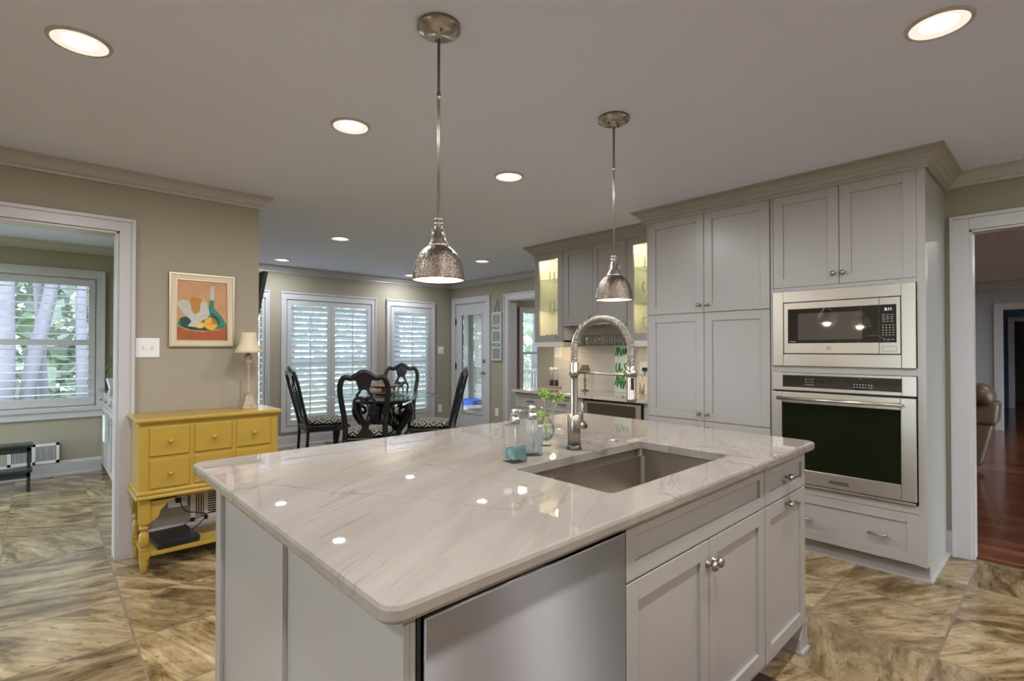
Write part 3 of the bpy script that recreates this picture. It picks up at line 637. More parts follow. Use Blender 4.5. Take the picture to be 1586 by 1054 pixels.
# countertop with sink cut out
ct = MB(); ct.fn = isl
OX0, OX1, OY0, OY1 = 0.402, 2.537, 0.722, 2.142; SX0, SX1, SY0, SY1 = 1.186, 1.955, 0.862, 1.272
def rrect(x0, x1, y0, y1, r, n=6):
    p = []
    for cx, cy, a in ((x1-r, y1-r, 0), (x0+r, y1-r, 90), (x0+r, y0+r, 180), (x1-r, y0+r, 270)):
        for i in range(n+1): t = R_(a+90*i/n); p.append((cx+r*math.cos(t), cy+r*math.sin(t)))
    return p
def ring_slab(mb, outer, inner, z0, z1, r=0.010):
    n = len(outer)
    def shrink(P, d):
        cx = sum(p[0] for p in P)/n; cy = sum(p[1] for p in P)/n; x0 = min(p[0] for p in P); x1 = max(p[0] for p in P); y0 = min(p[1] for p in P); y1 = max(p[1] for p in P)
        return [(cx+(p[0]-cx)*(1-2*d/(x1-x0)), cy+(p[1]-cy)*(1-2*d/(y1-y0))) for p in P]
    lv = []
    for d, z in ((r, z0), (r*0.3, z0+r*0.3), (0, z0+r), (0, z1-r), (r*0.3, z1-r*0.3), (r, z1)): lv.append([(x, y, z) for x, y in shrink(outer, d)])
    for d, z in ((0.003, z1), (0, z1-0.003), (0, z0+0.003), (0.003, z0)): lv.append([(x, y, z) for x, y in shrink(inner, -d)])
    vs = [p for L in lv for p in L]; m_ = len(lv)
    fs = []; sm = []
    for i in range(m_):
        j = (i+1) % m_
        for k in range(n): fs.append((i*n+k, i*n+(k+1) % n, j*n+(k+1) % n, j*n+k))
    mb.add(vs, fs)
outer = rrect(OX0, OX1, OY0, OY1, 0.035); inner = rrect(SX0, SX1, SY0, SY1, 0.02)
ring_slab(ct, outer, inner, 0.889, 0.925)
tag(ct.build('island_countertop', M['quartz']), 'polished white quartzite slab with grey veins on top of the island', 'countertop')
# sink
sk = thing('kitchen_sink', 'rectangular stainless undermount sink set in the island counter', 'sink')
m = IM(); z1_, zb = 0.888, 0.665; o = 0.012
X0, X1, Y0, Y1 = SX0-o, SX1+o, SY0-o, SY1+o
def bowl(mb, pts):   # nested rounded rects -> surface
    L = [[(x, y, z) for x, y in rrect(a, b, c, d, r)] for a, b, c, d, r, z in pts]; n = len(L[0]); vs = [p for l in L for p in l]
    fs = [(i*n+k, i*n+(k+1) % n, (i+1)*n+(k+1) % n, (i+1)*n+k) for i in range(len(L)-1) for k in range(n)]+[tuple((len(L)-1)*n+k for k in range(n))]
    mb.add(vs, fs)
led = 0.014
bowl(m, [(X0-0.02, X1+0.02, Y0-0.02, Y1+0.02, 0.03, z1_), (X0, X1, Y0, Y1, 0.02, z1_), (X0, X1, Y0, Y1, 0.02, z1_-0.03), (X0+0.0, X1-0.0, Y0+led, Y1-led, 0.02, z1_-0.031),
         (X0+0.004, X1-0.004, Y0+led+0.002, Y1-led-0.002, 0.02, zb+0.03), (X0+0.03, X1-0.03, Y0+led+0.03, Y1-led-0.03, 0.02, zb)])
o_ = m.build('basin', M['sink'], sk, norm=False)
m = IM(); m.lathe([(0.045, 0.0005), (0.045, 0.004), (0.036, 0.004), (0.030, 0.001)], (1.57, 1.16, zb), n=24); m.build('drain', M['chrome'], sk)
# faucet
fa = thing('kitchen_faucet', 'tall brushed nickel pull-down spring faucet behind the sink', 'faucet', (1.605, 1.371, 0.925))
MB().lathe([(0.0315, 0), (0.0315, 0.006), (0.029, 0.010), (0.029, 0.018)], n=28).build('base_ring', M['steeld'], fa)
MB().lathe([(0.027, 0.012), (0.0275, 0.139), (0.0255, 0.141), (0.0145, 0.142), (0.0145, 0.30)], n=28).build('body', M['nickel'], fa)
MB().lathe([(0.0145, 0.298), (0.021, 0.300), (0.021, 0.318), (0.019, 0.320), (0.019, 0.352), (0.016, 0.355)], n=28).build('collar', M['nickel'], fa)
arc = [(0, 0, 0.345)]
cxx, rz_ = 0.128, 0.128
D = Vector((0.03, -0.257, 0)).normalized()
for i in range(0, 25):
    t = math.pi*(1-i/24); arc.append(tuple(D*(0.128+0.128*math.cos(t))+Vector((0, 0, 0.40+0.125*math.sin(t)))))
arc.append(tuple(D*0.256+Vector((0, 0, 0.335))))
arc = smooth(arc, 3)
hose = MB().tube(arc, 0.0075, 12).build('hose', M['steeld'], fa)
# coil spring round the hose
P = [Vector(p) for p in arc]; L = [0]
for i in range(1, len(P)): L.append(L[-1]+(P[i]-P[i-1]).length)
tot = L[-1]; turns = int(tot/0.0062); side = D.cross(Vector((0, 0, 1))).normalized(); cp = []
NS = turns*10; j = 0
for k in range(NS+1):
    s_ = tot*k/NS
    while j < len(P)-2 and L[j+1] < s_: j += 1
    t = (s_-L[j])/(L[j+1]-L[j]); p = P[j].lerp(P[j+1], t); T = (P[j+1]-P[j]).normalized(); nn = side.cross(T).normalized(); a = 2*math.pi*k/10
    cp.append(p+(side*math.cos(a)+nn*math.sin(a))*0.0125)
MB().tube(cp, 0.0028, 5).build('spring_coil', M['nickel'], fa)
hx = D*0.256
MB().lathe([(0.012, 0.345), (0.0165, 0.342), (0.0165, 0.318), (0.0185, 0.314), (0.0185, 0.225), (0.0205, 0.222), (0.0205, 0.212), (0.016, 0.208)], (hx.x, hx.y, 0), n=24).build('spray_head', M['nickel'], fa)
b_ = MB(); b_.frame((hx.x, hx.y, 0), (0.736, -0.677, 0), (-0.677, -0.736, 0)); b_.box(-0.006, 0.006, 0.014, 0.021, 0.255, 0.30); b_.build('spray_button', M['blackm'], fa, bevel=0.002)
am = MB(); am.tube([D*0.018+Vector((0, 0, 0.314)), D*0.235+Vector((0, 0, 0.308))], 0.0055, 12)
am.lathe([(0.0215, -0.012), (0.0215, 0.012)], (hx.x, hx.y, 0.315), n=24); am.build('support_arm', M['nickel'], fa)
hd = MB(); hd.tube([(0.025, 0, 0.092), (0.062, 0, 0.092)], [0.0155, 0.0155], 20); hd.tube([(0.062, 0, 0.092), (0.066, 0, 0.092)], [0.018, 0.018], 20); hd.tube([(0.05, 0, 0.10), (0.056, 0.004, 0.185)], [0.0055, 0.0045], 10); hd.build('handle', M['nickel'], fa)
ab = thing('air_switch_button', 'small round nickel disposal button set in the counter behind the sink', 'button', (1.865, 1.371, 0.925))
MB().lathe([(0.0205, 0), (0.0205, 0.003), (0.018, 0.005)], n=24).build('bezel', M['chrome'], ab)
MB().lathe([(0.012, 0.0045), (0.012, 0.007), (0.009, 0.008)], n=20).build('push_button', M['frost'], ab)
# soap dispensers
def soap(x, y, label, liq, mliq, rz):
    s_ = thing('soap_dispenser', label, 'soap dispenser', (x, y, 0.925), rz, 'square glass soap dispensers on the island')
    h = 0.033
    g = MB()
    def sq(hh, z, r=0.005): return [(a, b, z) for a, b in rrect(-hh, hh, -hh, hh, r, 3)]
    def surf(mb, L, cap0=True, cap1=True):
        n = len(L[0]); vs = [p for l in L for p in l]; fs = [(i*n+k, i*n+(k+1) % n, (i+1)*n+(k+1) % n, (i+1)*n+k) for i in range(len(L)-1) for k in range(n)]
        if cap0: fs.append(tuple(range(n-1, -1, -1)))
        if cap1: fs.append(tuple((len(L)-1)*n+k for k in range(n)))
        mb.add(vs, fs)
    surf(g, [sq(h-0.002, 0.0), sq(h, 0.003), sq(h, 0.128), sq(h-0.006, 0.136), sq(0.014, 0.139)])
    gi = [sq(h-0.005, 0.012), sq(h-0.005, 0.124), sq(h-0.009, 0.131), sq(0.012, 0.134)]
    surf(g, gi); bt = g.build('bottle', M['stem'], s_, norm=False)
    l_ = MB(); surf(l_, [sq(h-0.0055, 0.0125), sq(h-0.0055, liq)]); l_.build('liquid_soap', mliq, s_)
    pm = MB(); pm.lathe([(0.0185, 0.137), (0.0185, 0.162), (0.008, 0.163), (0.008, 0.165), (0.0155, 0.166), (0.0155, 0.188), (0.013, 0.190)], n=24)
    pm.tube([(0.0, 0, 0.180), (0.042, 0, 0.181), (0.047, 0, 0.177)], 0.0035, 8); pm.build('pump', M['chrome'], s_)
    MB().tube([(0, 0, 0.13), (0.006, 0.004, 0.02)], 0.0022, 6).build('dip_tube', M['frost'], s_)
    return s_
soap(1.27, 1.365, 'square glass soap dispenser holding aqua blue soap, nearer of the two', 0.048, M['bluesoap'], R_(-8))
soap(1.40, 1.405, 'square glass soap dispenser with clear whitish soap, beside the vase', 0.098, M['clearsoap'], R_(-30))
bv = thing('bud_vase', 'small round clear glass vase beside the faucet', 'vase', (1.575, 1.50, 0.925))
out = [(0.022, 0.0), (0.024, 0.006), (0.016, 0.020), (0.030, 0.038), (0.039, 0.062), (0.036, 0.085), (0.022, 0.104), (0.013, 0.118), (0.016, 0.130)]
MB().lathe(out+[(r-0.002, z+0.001) for r, z in reversed(out[2:])], closed=False, n=28).build('vase_body', M['stem'], bv, norm=False)
MB().lathe([(0.012, 0.024), (0.027, 0.040), (0.0355, 0.062), (0.033, 0.078)], n=24).build('water', thin_glass('water', (0.9, 0.95, 0.95), 0.6), bv)
sp = thing('green_sprigs', 'two cut lime green leafy sprigs standing in the round glass vase', 'flowers', (1.575, 1.50, 0.925))
def leaf_cluster(mb, c, R, n, size, seed):
    rnd = random.Random(seed)
    for _ in range(n):
        d = Vector((rnd.gauss(0, 1), rnd.gauss(0, 1), rnd.gauss(0, 0.6))).normalized(); p = Vector(c)+d*R*rnd.uniform(0.3, 1); u = Vector((rnd.gauss(0, 1), rnd.gauss(0, 1), rnd.gauss(0, 1))).normalized(); w = d.cross(u).normalized(); s_ = size*rnd.uniform(0.6, 1.2)
        mb.add([p, p+(d*0.6+w*0.45)*s_, p+d*s_*1.3, p+(d*0.6-w*0.45)*s_], [(0, 1, 2, 3)])
for k, (dx, dy, h, sd) in enumerate(((-0.034, 0.022, 0.135, 3), (-0.008, 0.004, 0.218, 4), (0.098, 0.02, 0.195, 5))):
    m = MB(); m.tube(smooth([(0, 0, 0.03), (dx*0.3, dy*0.3, 0.11), (dx, dy, h-0.01)], 5), 0.0016, 6); st_ = m.build('stem', M['leaf'], sp)
    m = MB(); leaf_cluster(m, (dx, dy, h), 0.024 if k != 1 else 0.018, 70, 0.012, sd); m.build('leaf_head', M['lotus'], st_)

# ------------------------------------------------------------------ tall cabinets (face X = 3.68, outward -X)
XF = 3.68
def XM():   # local: x -> -Y (so left to right in the photo runs down in Y), y -> outward (-X)
    return MB().frame((XF, 0, 0), (0, -1, 0), (-1, 0, 0))
def front(name, ya, yb, z0, z1, st, parent, mat=None, rec=0.009, glass=None):
    """door from Y=ya (left in the photo, larger) to yb"""
    m = MB().frame((XF_, ya, 0), (0, -1, 0), (-1, 0, 0))
    if glass:
        w, h, t = ya-yb, z1-z0, 0.02
        m.box(0, st, -t, 0, z0, z1); m.box(w-st, w, -t, 0, z0, z1); m.box(st, w-st, -t, 0, z0, z0+st); m.box(st, w-st, -t, 0, z1-st, z1)
    else: m.shaker(ya-yb, z1-z0, st, 0.02, rec, 0, z0)
    d = m.build(name, mat or M['cab'], parent, bevel=0.0012)
    if glass:
        g = MB().frame((XF_, ya, 0), (0, -1, 0), (-1, 0, 0)); g.box(st-0.004, ya-yb-st+0.004, -0.014, -0.010, z0+st-0.004, z1-st+0.004); g.build('glass_pane', M['cabglass'], d)
    return d
def knob_x(par, y, z, r=0.0145):
    m = MB(); knob_mb(m, (XF_, y, z), 'x', -1, r); return m.build('knob', M['nickel'], par)
XF_ = XF
pc = thing('pantry_cabinet', 'tall white shaker pantry cabinet left of the ovens', 'cabinet')
m = MB(); m.box(3.705, 4.355, 1.387, 2.358, 0.10, 2.37); m.box(3.76, 4.355, 1.387, 2.358, 0.0, 0.10); m.build('body', M['cab'], pc)
for (z0, z1, kz) in ((1.612, 2.364, 1.668), (0.795, 1.607, 0.846), (0.10, 0.790, 0.74)):
    a = front('door', 2.340, 1.868, z0, z1, 0.062, pc); knob_x(a, 1.903, kz)
    b = front('door', 1.864, 1.392, z0, z1, 0.062, pc); knob_x(b, 1.838, kz)
m = MB(); m.box(3.682, 3.705, 2.342, 2.358, 0.10, 2.37); m.build('filler_stile', M['cab'], pc)
oc = thing('oven_cabinet', 'tall white cabinet housing the microwave and wall oven', 'cabinet')
m = MB()
m.box(3.705, 4.36, 0.55, 0.57, 0.10, 2.37); m.box(3.705, 4.36, 1.365, 1.385, 0.10, 2.37); m.box(3.705, 4.36, 0.57, 1.365, 2.35, 2.37); m.box(4.34, 4.36, 0.57, 1.365, 0.10, 2.35)
m.box(3.705, 4.34, 0.57, 1.365, 1.70, 1.735); m.box(3.705, 4.34, 0.57, 1.365, 1.175, 1.225); m.box(3.705, 4.34, 0.57, 1.365, 0.40, 0.43)
m.box(3.75, 4.36, 0.565, 1.385, 0.0, 0.10)
m.build('body', M['cab'], oc)
m = MB()   # face frame
for a, b, c, d in ((0.55, 0.589, 0.10, 2.37), (1.370, 1.385, 0.10, 2.37), (0.589, 1.37, 0.392, 0.437), (0.589, 1.37, 1.178, 1.219), (0.589, 1.37, 1.716, 1.742), (0.589, 1.37, 2.362, 2.37)): m.box(3.68, 3.706, a, b, c, d)
m.build('face_frame', M['cab'], oc, bevel=0.001)
a = front('door', 1.367, 0.978, 1.744, 2.362, 0.062, oc); knob_x(a, 1.005, 1.81)
b = front('door', 0.974, 0.590, 1.744, 2.362, 0.062, oc); knob_x(b, 0.952, 1.81)
dr = front('drawer', 1.367, 0.589, 0.104, 0.389, 0.055, oc)
for yy in (0.777, 1.180):
    m = MB(); bar_pull(m, (3.68, yy, 0.238), 0.108, (0, 1, 0), (-1, 0, 0), 0.006); m.build('drawer_pull', M['nickel'], dr)
PL = [(0, 0), (0.018, 0), (0.018, 0.012), (0.004, 0.02), (0.0, 0.10)]
MB().sweep([(3.75, 1.384), (3.75, 0.552), (4.355, 0.552)], PL).build('plinth', M['cab'], oc); MB().sweep([(3.758, 2.358), (3.758, 1.386)], PL).build('plinth', M['cab'], pc)
# cabinet crown
CC = [(0.0, -0.10), (0.012, -0.10), (0.012, -0.085), (0.030, -0.075), (0.042, -0.055), (0.050, -0.052), (0.058, -0.035), (0.082, -0.022), (0.082, -0.014), (0.095, -0.010), (0.095, -0.001), (0.0, -0.001)]
tag(MB().sweep([(4.03+0.35, 2.358), (3.68, 2.358), (3.68, 0.548), (4.36, 0.548)][1:] if False else [(4.05, 2.36), (3.68, 2.36), (3.68, 0.548), (4.36, 0.548)], [(o, CEIL+h) for o, h in CC]).build('crown_molding', M['cab']), 'stepped white crown molding on top of the tall pantry and oven cabinets', 'crown molding')
# microwave
mw = thing('microwave_oven', 'built-in stainless microwave above the wall oven', 'microwave')
def fr(mb, x, a0, a1, b0, b1, c0, c1, d0, d1, xt=0.02):   # frame: outer a,c ; hole b,d, standing from x toward -X by xt
    mb.box(x-xt, x, a0, b0, c0, c1); mb.box(x-xt, x, b1, a1, c0, c1); mb.box(x-xt, x, b0, b1, c0, d0); mb.box(x-xt, x, b0, b1, d1, c1)
m = MB(); fr(m, 3.68, 0.592, 1.367, 0.660, 1.300, 1.221, 1.716, 1.300, 1.641, 0.018); m.build('trim_kit', M['steel'], mw, bevel=0.003)
m = MB(); m.box(3.69, 4.15, 0.655, 1.305, 1.296, 1.645); m.build('cavity_shell', M['blackm'], mw)
m = MB(); fr(m, 3.686, 0.768, 1.296, 0.7685, 1.272, 1.306, 1.637, 1.371, 1.596, 0.020); dmw = m.build('door', M['steel'], mw, bevel=0.0015)
m = MB(); m.box(3.667, 3.686, 0.768, 1.272, 1.371, 1.596); m.build('door_glass', M['darkglass'], dmw)
m = MB(); m.box(3.6662, 3.6672, 0.853, 1.210, 1.393, 1.565); m.build('viewing_screen', M['mwin'], dmw)
m = MB(); fr(m, 3.686, 0.665, 0.7655, 0.683, 0.7652, 1.306, 1.637, 1.371, 1.596, 0.020); cpm = m.build('control_surround', M['steel'], mw, bevel=0.0015)
m = MB(); m.box(3.667, 3.686, 0.683, 0.7652, 1.371, 1.596); cp_ = m.build('control_panel', M['darkglass'], mw)
m = MB(); fr(m, 3.6665, 0.683, 0.750, 0.6845, 0.7485, 1.318, 1.350, 1.320, 1.348, 0.0015); m.build('open_button', M['steeld'], mw)
def text(s, size, loc, parent, mat, name='lettering', ax='x', align='CENTER'):
    cu = bpy.data.curves.new(name, 'FONT'); cu.body = s; cu.size = size; cu.extrude = 0.0003; cu.align_x = align; cu.align_y = 'CENTER'
    tmp = bpy.data.objects.new('tmp', cu); me = bpy.data.meshes.new_from_object(tmp); me.name = name; bpy.data.objects.remove(tmp)
    o = bpy.data.objects.new(name, me); COL.objects.link(o); me.materials.clear(); me.materials.append(mat); o.parent = parent; o.location = loc
    o.rotation_euler = (R_(90), 0, R_(-90)) if ax == 'x' else (R_(90), 0, 0)
    return o
text('2:11', 0.022, (3.6665, 0.722, 1.568), mw, M['display'], 'clock_digits')
text('Profile', 0.013, (3.6665, 1.243, 1.382), mw, M['label'], 'script_lettering')
m = MB()
for r_i, z in enumerate((1.535, 1.522, 1.510, 1.496)):
    for c_i in range(3): y = 0.745-c_i*0.020; m.box(3.6662, 3.6670, y-0.0065, y+0.0065, z-0.0015, z+0.0015)
for r_i in range(5):
    for c_i in range(4): y = 0.748-c_i*0.0165; z = 1.474-r_i*0.0145; m.box(3.6662, 3.6670, y-0.0035, y+0.0035, z-0.0018, z+0.0018)
for c_i in range(3): y = 0.742-c_i*0.02; m.box(3.6662, 3.6670, y-0.005, y+0.005, 1.388, 1.391)
m.build('keypad_markings', M['label'], mw)
lg = MB(); lg.lathe([(0.0125, 0), (0.0125, -0.002), (0.0105, -0.002), (0.0105, 0)], (3.666, 1.032, 1.338), axis='x', closed=True, n=28)
for pts in ([(0.0, 0.007), (-0.006, 0.004), (-0.005, -0.004), (0.001, -0.003), (0.0, 0.002)], [(0.006, 0.005), (0.002, 0.0), (0.006, -0.004), (0.007, 0.001)]):
    lg.tube([(3.6655, 1.032-a, 1.338+b) for a, b in pts], 0.0009, 5)
lg.build('round_emblem', M['steeld'], mw)
# wall oven
ov = thing('wall_oven', 'stainless single wall oven with dark glass door below the microwave', 'oven')
m = MB(); m.box(3.69, 4.25, 0.60, 1.36, 0.437, 1.17); m.build('cavity_shell', M['blackm'], ov)
m = MB(); fr(m, 3.69, 0.591, 1.370, 0.659, 1.304, 1.062, 1.176, 1.083, 1.160, 0.03); cpo = m.build('control_panel', M['steel'], ov, bevel=0.002)
m = MB(); m.box(3.6615, 3.69, 0.659, 1.304, 1.083, 1.160); m.build('control_glass', M['darkglass'], cpo)
m = MB()
for q in range(3):
    for w_ in range(4): m.box(3.6606, 3.6612, 1.165-w_*0.014-0.003, 1.165-w_*0.014+0.003, 1.102+q*0.018-0.002, 1.102+q*0.018+0.002)
for q in range(2):
    for w_ in range(7): m.box(3.6606, 3.6612, 0.895-w_*0.015-0.0035, 0.895-w_*0.015+0.0035, 1.100+q*0.016-0.002, 1.100+q*0.016+0.002)
m.build('keypad_markings', M['label'], ov)
m = MB(); fr(m, 3.695, 0.593, 1.370, 0.664, 1.306, 0.462, 1.050, 0.553, 0.980, 0.045); od = m.build('door', M['steel'], ov, bevel=0.003)
m = MB(); m.box(3.652, 3.69, 0.664, 1.306, 0.553, 0.980); m.build('door_glass', M['ovenglass'], od)
m = MB(); m.tube([(3.598, 0.650, 1.012), (3.598, 1.320, 1.012)], 0.0105, 16)
for yy in (0.665, 1.305): m.tube([(3.655, yy, 1.012), (3.594, yy, 1.012)], 0.013, 14)
m.build('handle', M['steel'], od)
m = MB(); fr(m, 3.651, 0.925, 1.030, 0.928, 1.027, 0.490, 0.510, 0.493, 0.507, 0.003)
for q in range(14): m.box(3.6495, 3.651, 0.932+q*0.0068, 0.936+q*0.0068, 0.495, 0.505)
m.build('name_badge', M['steeld'], od)
m = MB(); m.box(3.662, 3.69, 0.598, 1.368, 0.4405, 0.455); m.build('vent_strip', M['steel'], ov, bevel=0.002)

# ------------------------------------------------------------------ wine bar: uppers (face X = 4.03)
XF_ = 4.03
def glass_upper(ya, yb, label, ky):
    c = thing('glass_door_cabinet', label, 'cabinet', group='lit glass-front wall cabinets')
    m = MB(); z0, z1 = 1.41, 2.37
    m.box(4.05, 4.36, yb, yb+0.016, z0, z1); m.box(4.05, 4.36, ya-0.016, ya, z0, z1); m.box(4.05, 4.36, yb, ya, z0, z0+0.018); m.box(4.05, 4.36, yb, ya, z1-0.03, z1); m.box(4.345, 4.36, yb, ya, z0, z1)
    m.box(4.035, 4.05, yb, ya, z0-0.05, z0+0.003); m.box(4.05, 4.36, yb, yb+0.016, z0-0.05, z0); m.box(4.05, 4.36, ya-0.016, ya, z0-0.05, z0)
    m.build('carcass', M['cabin'], c)
    d = front('glass_door', ya-0.004, yb+0.004, z0+0.003, z1-0.006, 0.068, c, glass=True); knob_x(d, ky, 1.462, 0.012)
    for z in (1.755, 2.085): MB().box(4.062, 4.343, yb+0.018, ya-0.018, z, z+0.007).build('glass_shelf', M['tglass'], c)
    MB().lathe([(0.03, 2.328), (0.03, 2.338)], (4.2, (ya+yb)/2, 0), n=20).build('puck_lamp', M['puck'], c)
    lamp_light(c, 'POINT', 2.2, (1.0, 0.86, 0.55), 0.03, (4.19, (ya+yb)/2, 2.30))
    lamp_light(c, 'POINT', 0.9, (1.0, 0.86, 0.55), 0.03, (4.10, (ya+yb)/2, 1.68))
    l = MB(); l.box(4.12, 4.16, yb+0.06, ya-0.06, 1.400, 1.409); l.build('under_cabinet_lamp', M['puck'], c)
    lo = lamp_light(c, 'AREA', 0.6, (1.0, 0.80, 0.56), 0.1, (4.16, (ya+yb)/2, 1.392))
    return c
glass_upper(4.016, 3.598, 'lit glass-front wall cabinet at the left end of the wine bar', 3.665)
glass_upper(2.800, 2.362, 'lit glass-front wall cabinet beside the pantry, partly behind the far pendant', 2.755)
cu_ = thing('wall_cabinet', 'white two-door wall cabinet over the hanging wine glasses', 'cabinet')
m = MB(); m.box(4.052, 4.36, 2.802, 3.596, 1.60, 2.37); m.box(4.03, 4.052, 3.578, 3.596, 1.57, 2.37); m.box(4.03, 4.052, 2.802, 2.822, 1.57, 2.37); m.box(4.03, 4.052, 2.822, 3.578, 1.575, 1.60); m.build('body', M['cab'], cu_)
a = front('door', 3.576, 3.203, 1.602, 2.364, 0.055, cu_); knob_x(a, 3.228, 1.652, 0.012)
b = front('door', 3.199, 2.824, 1.602, 2.364, 0.055, cu_); knob_x(b, 3.176, 1.652, 0.012)
m = MB()   # stemware rack: rails with keyhole slots
for k in range(8):
    y = 2.85+k*0.1; m.box(4.06, 4.34, y-0.028, y+0.028, 1.562, 1.570); m.box(4.06, 4.34, y-0.006, y+0.006, 1.57, 1.60)
m.build('stemware_rack', M['cab'], cu_)
tag(MB().sweep([(4.36, 4.018), (4.03, 4.018), (4.03, 2.46)], [(o, CEIL+h) for o, h in CC]).build('crown_molding', M['cab']), 'white crown molding on top of the wine bar wall cabinets', 'crown molding')
# wine glasses, hanging upside down
def stemware(name='wine_glass', h=0.20):
    prof = [(0.034, 0), (0.034, 0.002), (0.006, 0.005), (0.0035, 0.012), (0.0035, 0.085), (0.012, 0.095), (0.030, 0.112), (0.039, 0.140), (0.038, 0.170), (0.031, 0.205)]
    inn = [(r-0.0015, z) for r, z in reversed(prof[5:])]
    return MB().lathe(prof+inn, n=20).build(name, M['stem'], norm=False)
wg = stemware(); k = 0
rows = 'front', 'middle', 'rear'
for j_ in range(7):
    for i_ in range(3):
        y = 3.50-j_*0.1; x = 4.10+i_*0.085
        g = wg if k == 0 else wg.copy()
        if k: COL.objects.link(g)
        g.location = (x, y, 1.5755); g.rotation_euler = (math.pi, 0, 0); k += 1
        tag(g, 'clear wine glass hanging upside down from the rack under the wall cabinet', 'wine glass', 'hanging wine glasses')
# glassware in the lit cabinets
def upright(x, y, z, label, src, grp, s=1.0):
    g = src.copy(); COL.objects.link(g); g.location = (x, y, z); g.rotation_euler = (0, 0, 0); g.scale = (s, s, s); tag(g, label, 'glass', grp); return g
tumb = tag(MB().lathe([(0.028, 0), (0.033, 0.10), (0.0315, 0.10), (0.0265, 0.006)], n=20).build('drinking_glass', M['stem'], norm=False), 'clear tumbler on a shelf of the left lit cabinet', 'glass', 'tumblers in the left cabinet')
tumb.location = (4.15, 3.86, 2.0925)
for x, y, z in ((4.22, 3.78, 2.0925), (4.15, 3.70, 1.7625), (4.15, 3.86, 1.7625), (4.24, 3.80, 1.7625)): upright(x, y, z, 'clear tumbler on a shelf of the left lit cabinet', tumb, 'tumblers in the left cabinet')
for x, y, z in ((4.16, 2.66, 2.0925), (4.2, 2.56, 2.0925)): upright(x, y, z, 'short clear glass on the upper shelf of the right lit cabinet', tumb, 'glasses on upper right shelf')
for x, y, z in ((4.14, 2.66, 1.7625), (4.2, 2.58, 1.7625), (4.2, 2.70, 1.7625), (4.14, 2.66, 1.429), (4.2, 2.57, 1.429), (4.22, 2.70, 1.429)):
    upright(x, y, z, 'clear stemmed glass on a lower shelf of the right lit cabinet', wg, 'stemware in the right cabinet')
t_ = tag(MB().lathe([(0.02, 0), (0.04, 0.03), (0.062, 0.085), (0.059, 0.085), (0.035, 0.035)], (4.18, 3.655, 2.0925), n=24).build('pink_bowl', M['pink']), 'pink bowl on the top shelf of the left lit cabinet', 'bowl')
m = MB()
for k in range(6): m.box(4.08+0.0*k, 4.10, 3.90-k*0.03-0.011, 3.90-k*0.03+0.011, 1.434, 1.434+0.045+0.012*(k % 2))
m.box(4.075, 4.105, 3.735, 3.915, 1.4285, 1.436)
tag(m.build('word_block_ornament', M['twig']), 'small brown ornament of cut-out letters at the bottom of the left lit cabinet', 'ornament')

# wine bar base (face X = 3.78)
XF_ = 3.78
bc = thing('wine_bar_base_cabinet', 'white base cabinet with drawers under the wine bar counter', 'cabinet')
m = MB(); m.box(3.80, 4.355, 3.125, 4.055, 0.10, 0.873); m.box(3.86, 4.355, 3.125, 4.055, 0.0, 0.10); m.box(3.78, 3.80, 4.035, 4.055, 0.1, 0.873); m.box(3.78, 3.80, 3.125, 3.14, 0.1, 0.873); m.box(3.78, 4.355, 2.362, 2.455, 0.0, 0.873); m.build('body', M['cab'], bc)
for ya, yb in ((4.033, 3.592), (3.588, 3.142)):
    d = front('drawer', ya, yb, 0.715, 0.866, 0.035, bc); y = (ya+yb)/2
    m = MB(); bar_pull(m, (3.78, y, 0.79), 0.10, (0, 1, 0), (-1, 0, 0), 0.006); m.build('drawer_pull', M['steeld'], d)
    d = front('drawer', ya, yb, 0.415, 0.710, 0.05, bc); m = MB(); bar_pull(m, (3.78, y, 0.67), 0.10, (0, 1, 0), (-1, 0, 0), 0.006); m.build('drawer_pull', M['steeld'], d)
    d = front('drawer', ya, yb, 0.105, 0.410, 0.05, bc); m = MB(); bar_pull(m, (3.78, y, 0.365), 0.10, (0, 1, 0), (-1, 0, 0), 0.006); m.build('drawer_pull', M['steeld'], d)
bf = thing('beverage_fridge', 'undercounter beverage fridge with stainless frame and amber dark glass door', 'fridge')
m = MB(); m.box(3.80, 4.33, 2.462, 3.118, 0.08, 0.868); m.build('cabinet_shell', M['blackm'], bf)
m = MB(); fr(m, 3.795, 2.478, 3.105, 2.53, 3.06, 0.10, 0.855, 0.16, 0.835, 0.03); fd = m.build('door_frame', M['steel'], bf, bevel=0.002)
m = MB(); m.box(3.772, 3.79, 2.53, 3.06, 0.16, 0.835); m.build('door_glass', pbr('amber_dark_glass', (0.055, 0.04, 0.022), 0.06), fd)
wc = MB(); wc.box(3.735, 4.36, 2.362, 4.075, 0.875, 0.905)
tag(wc.build('wine_bar_countertop', mat_quartzite('taupe_quartzite', (0.50, 0.44, 0.37)), bevel=0.004), 'polished taupe stone counter along the wine bar wall', 'countertop')
tag(MB().box(4.351, 4.359, 2.362, 4.018, 0.905, 1.60).build('backsplash', M['splash']), 'cream glossy tile backsplash above the wine bar counter', 'backsplash')
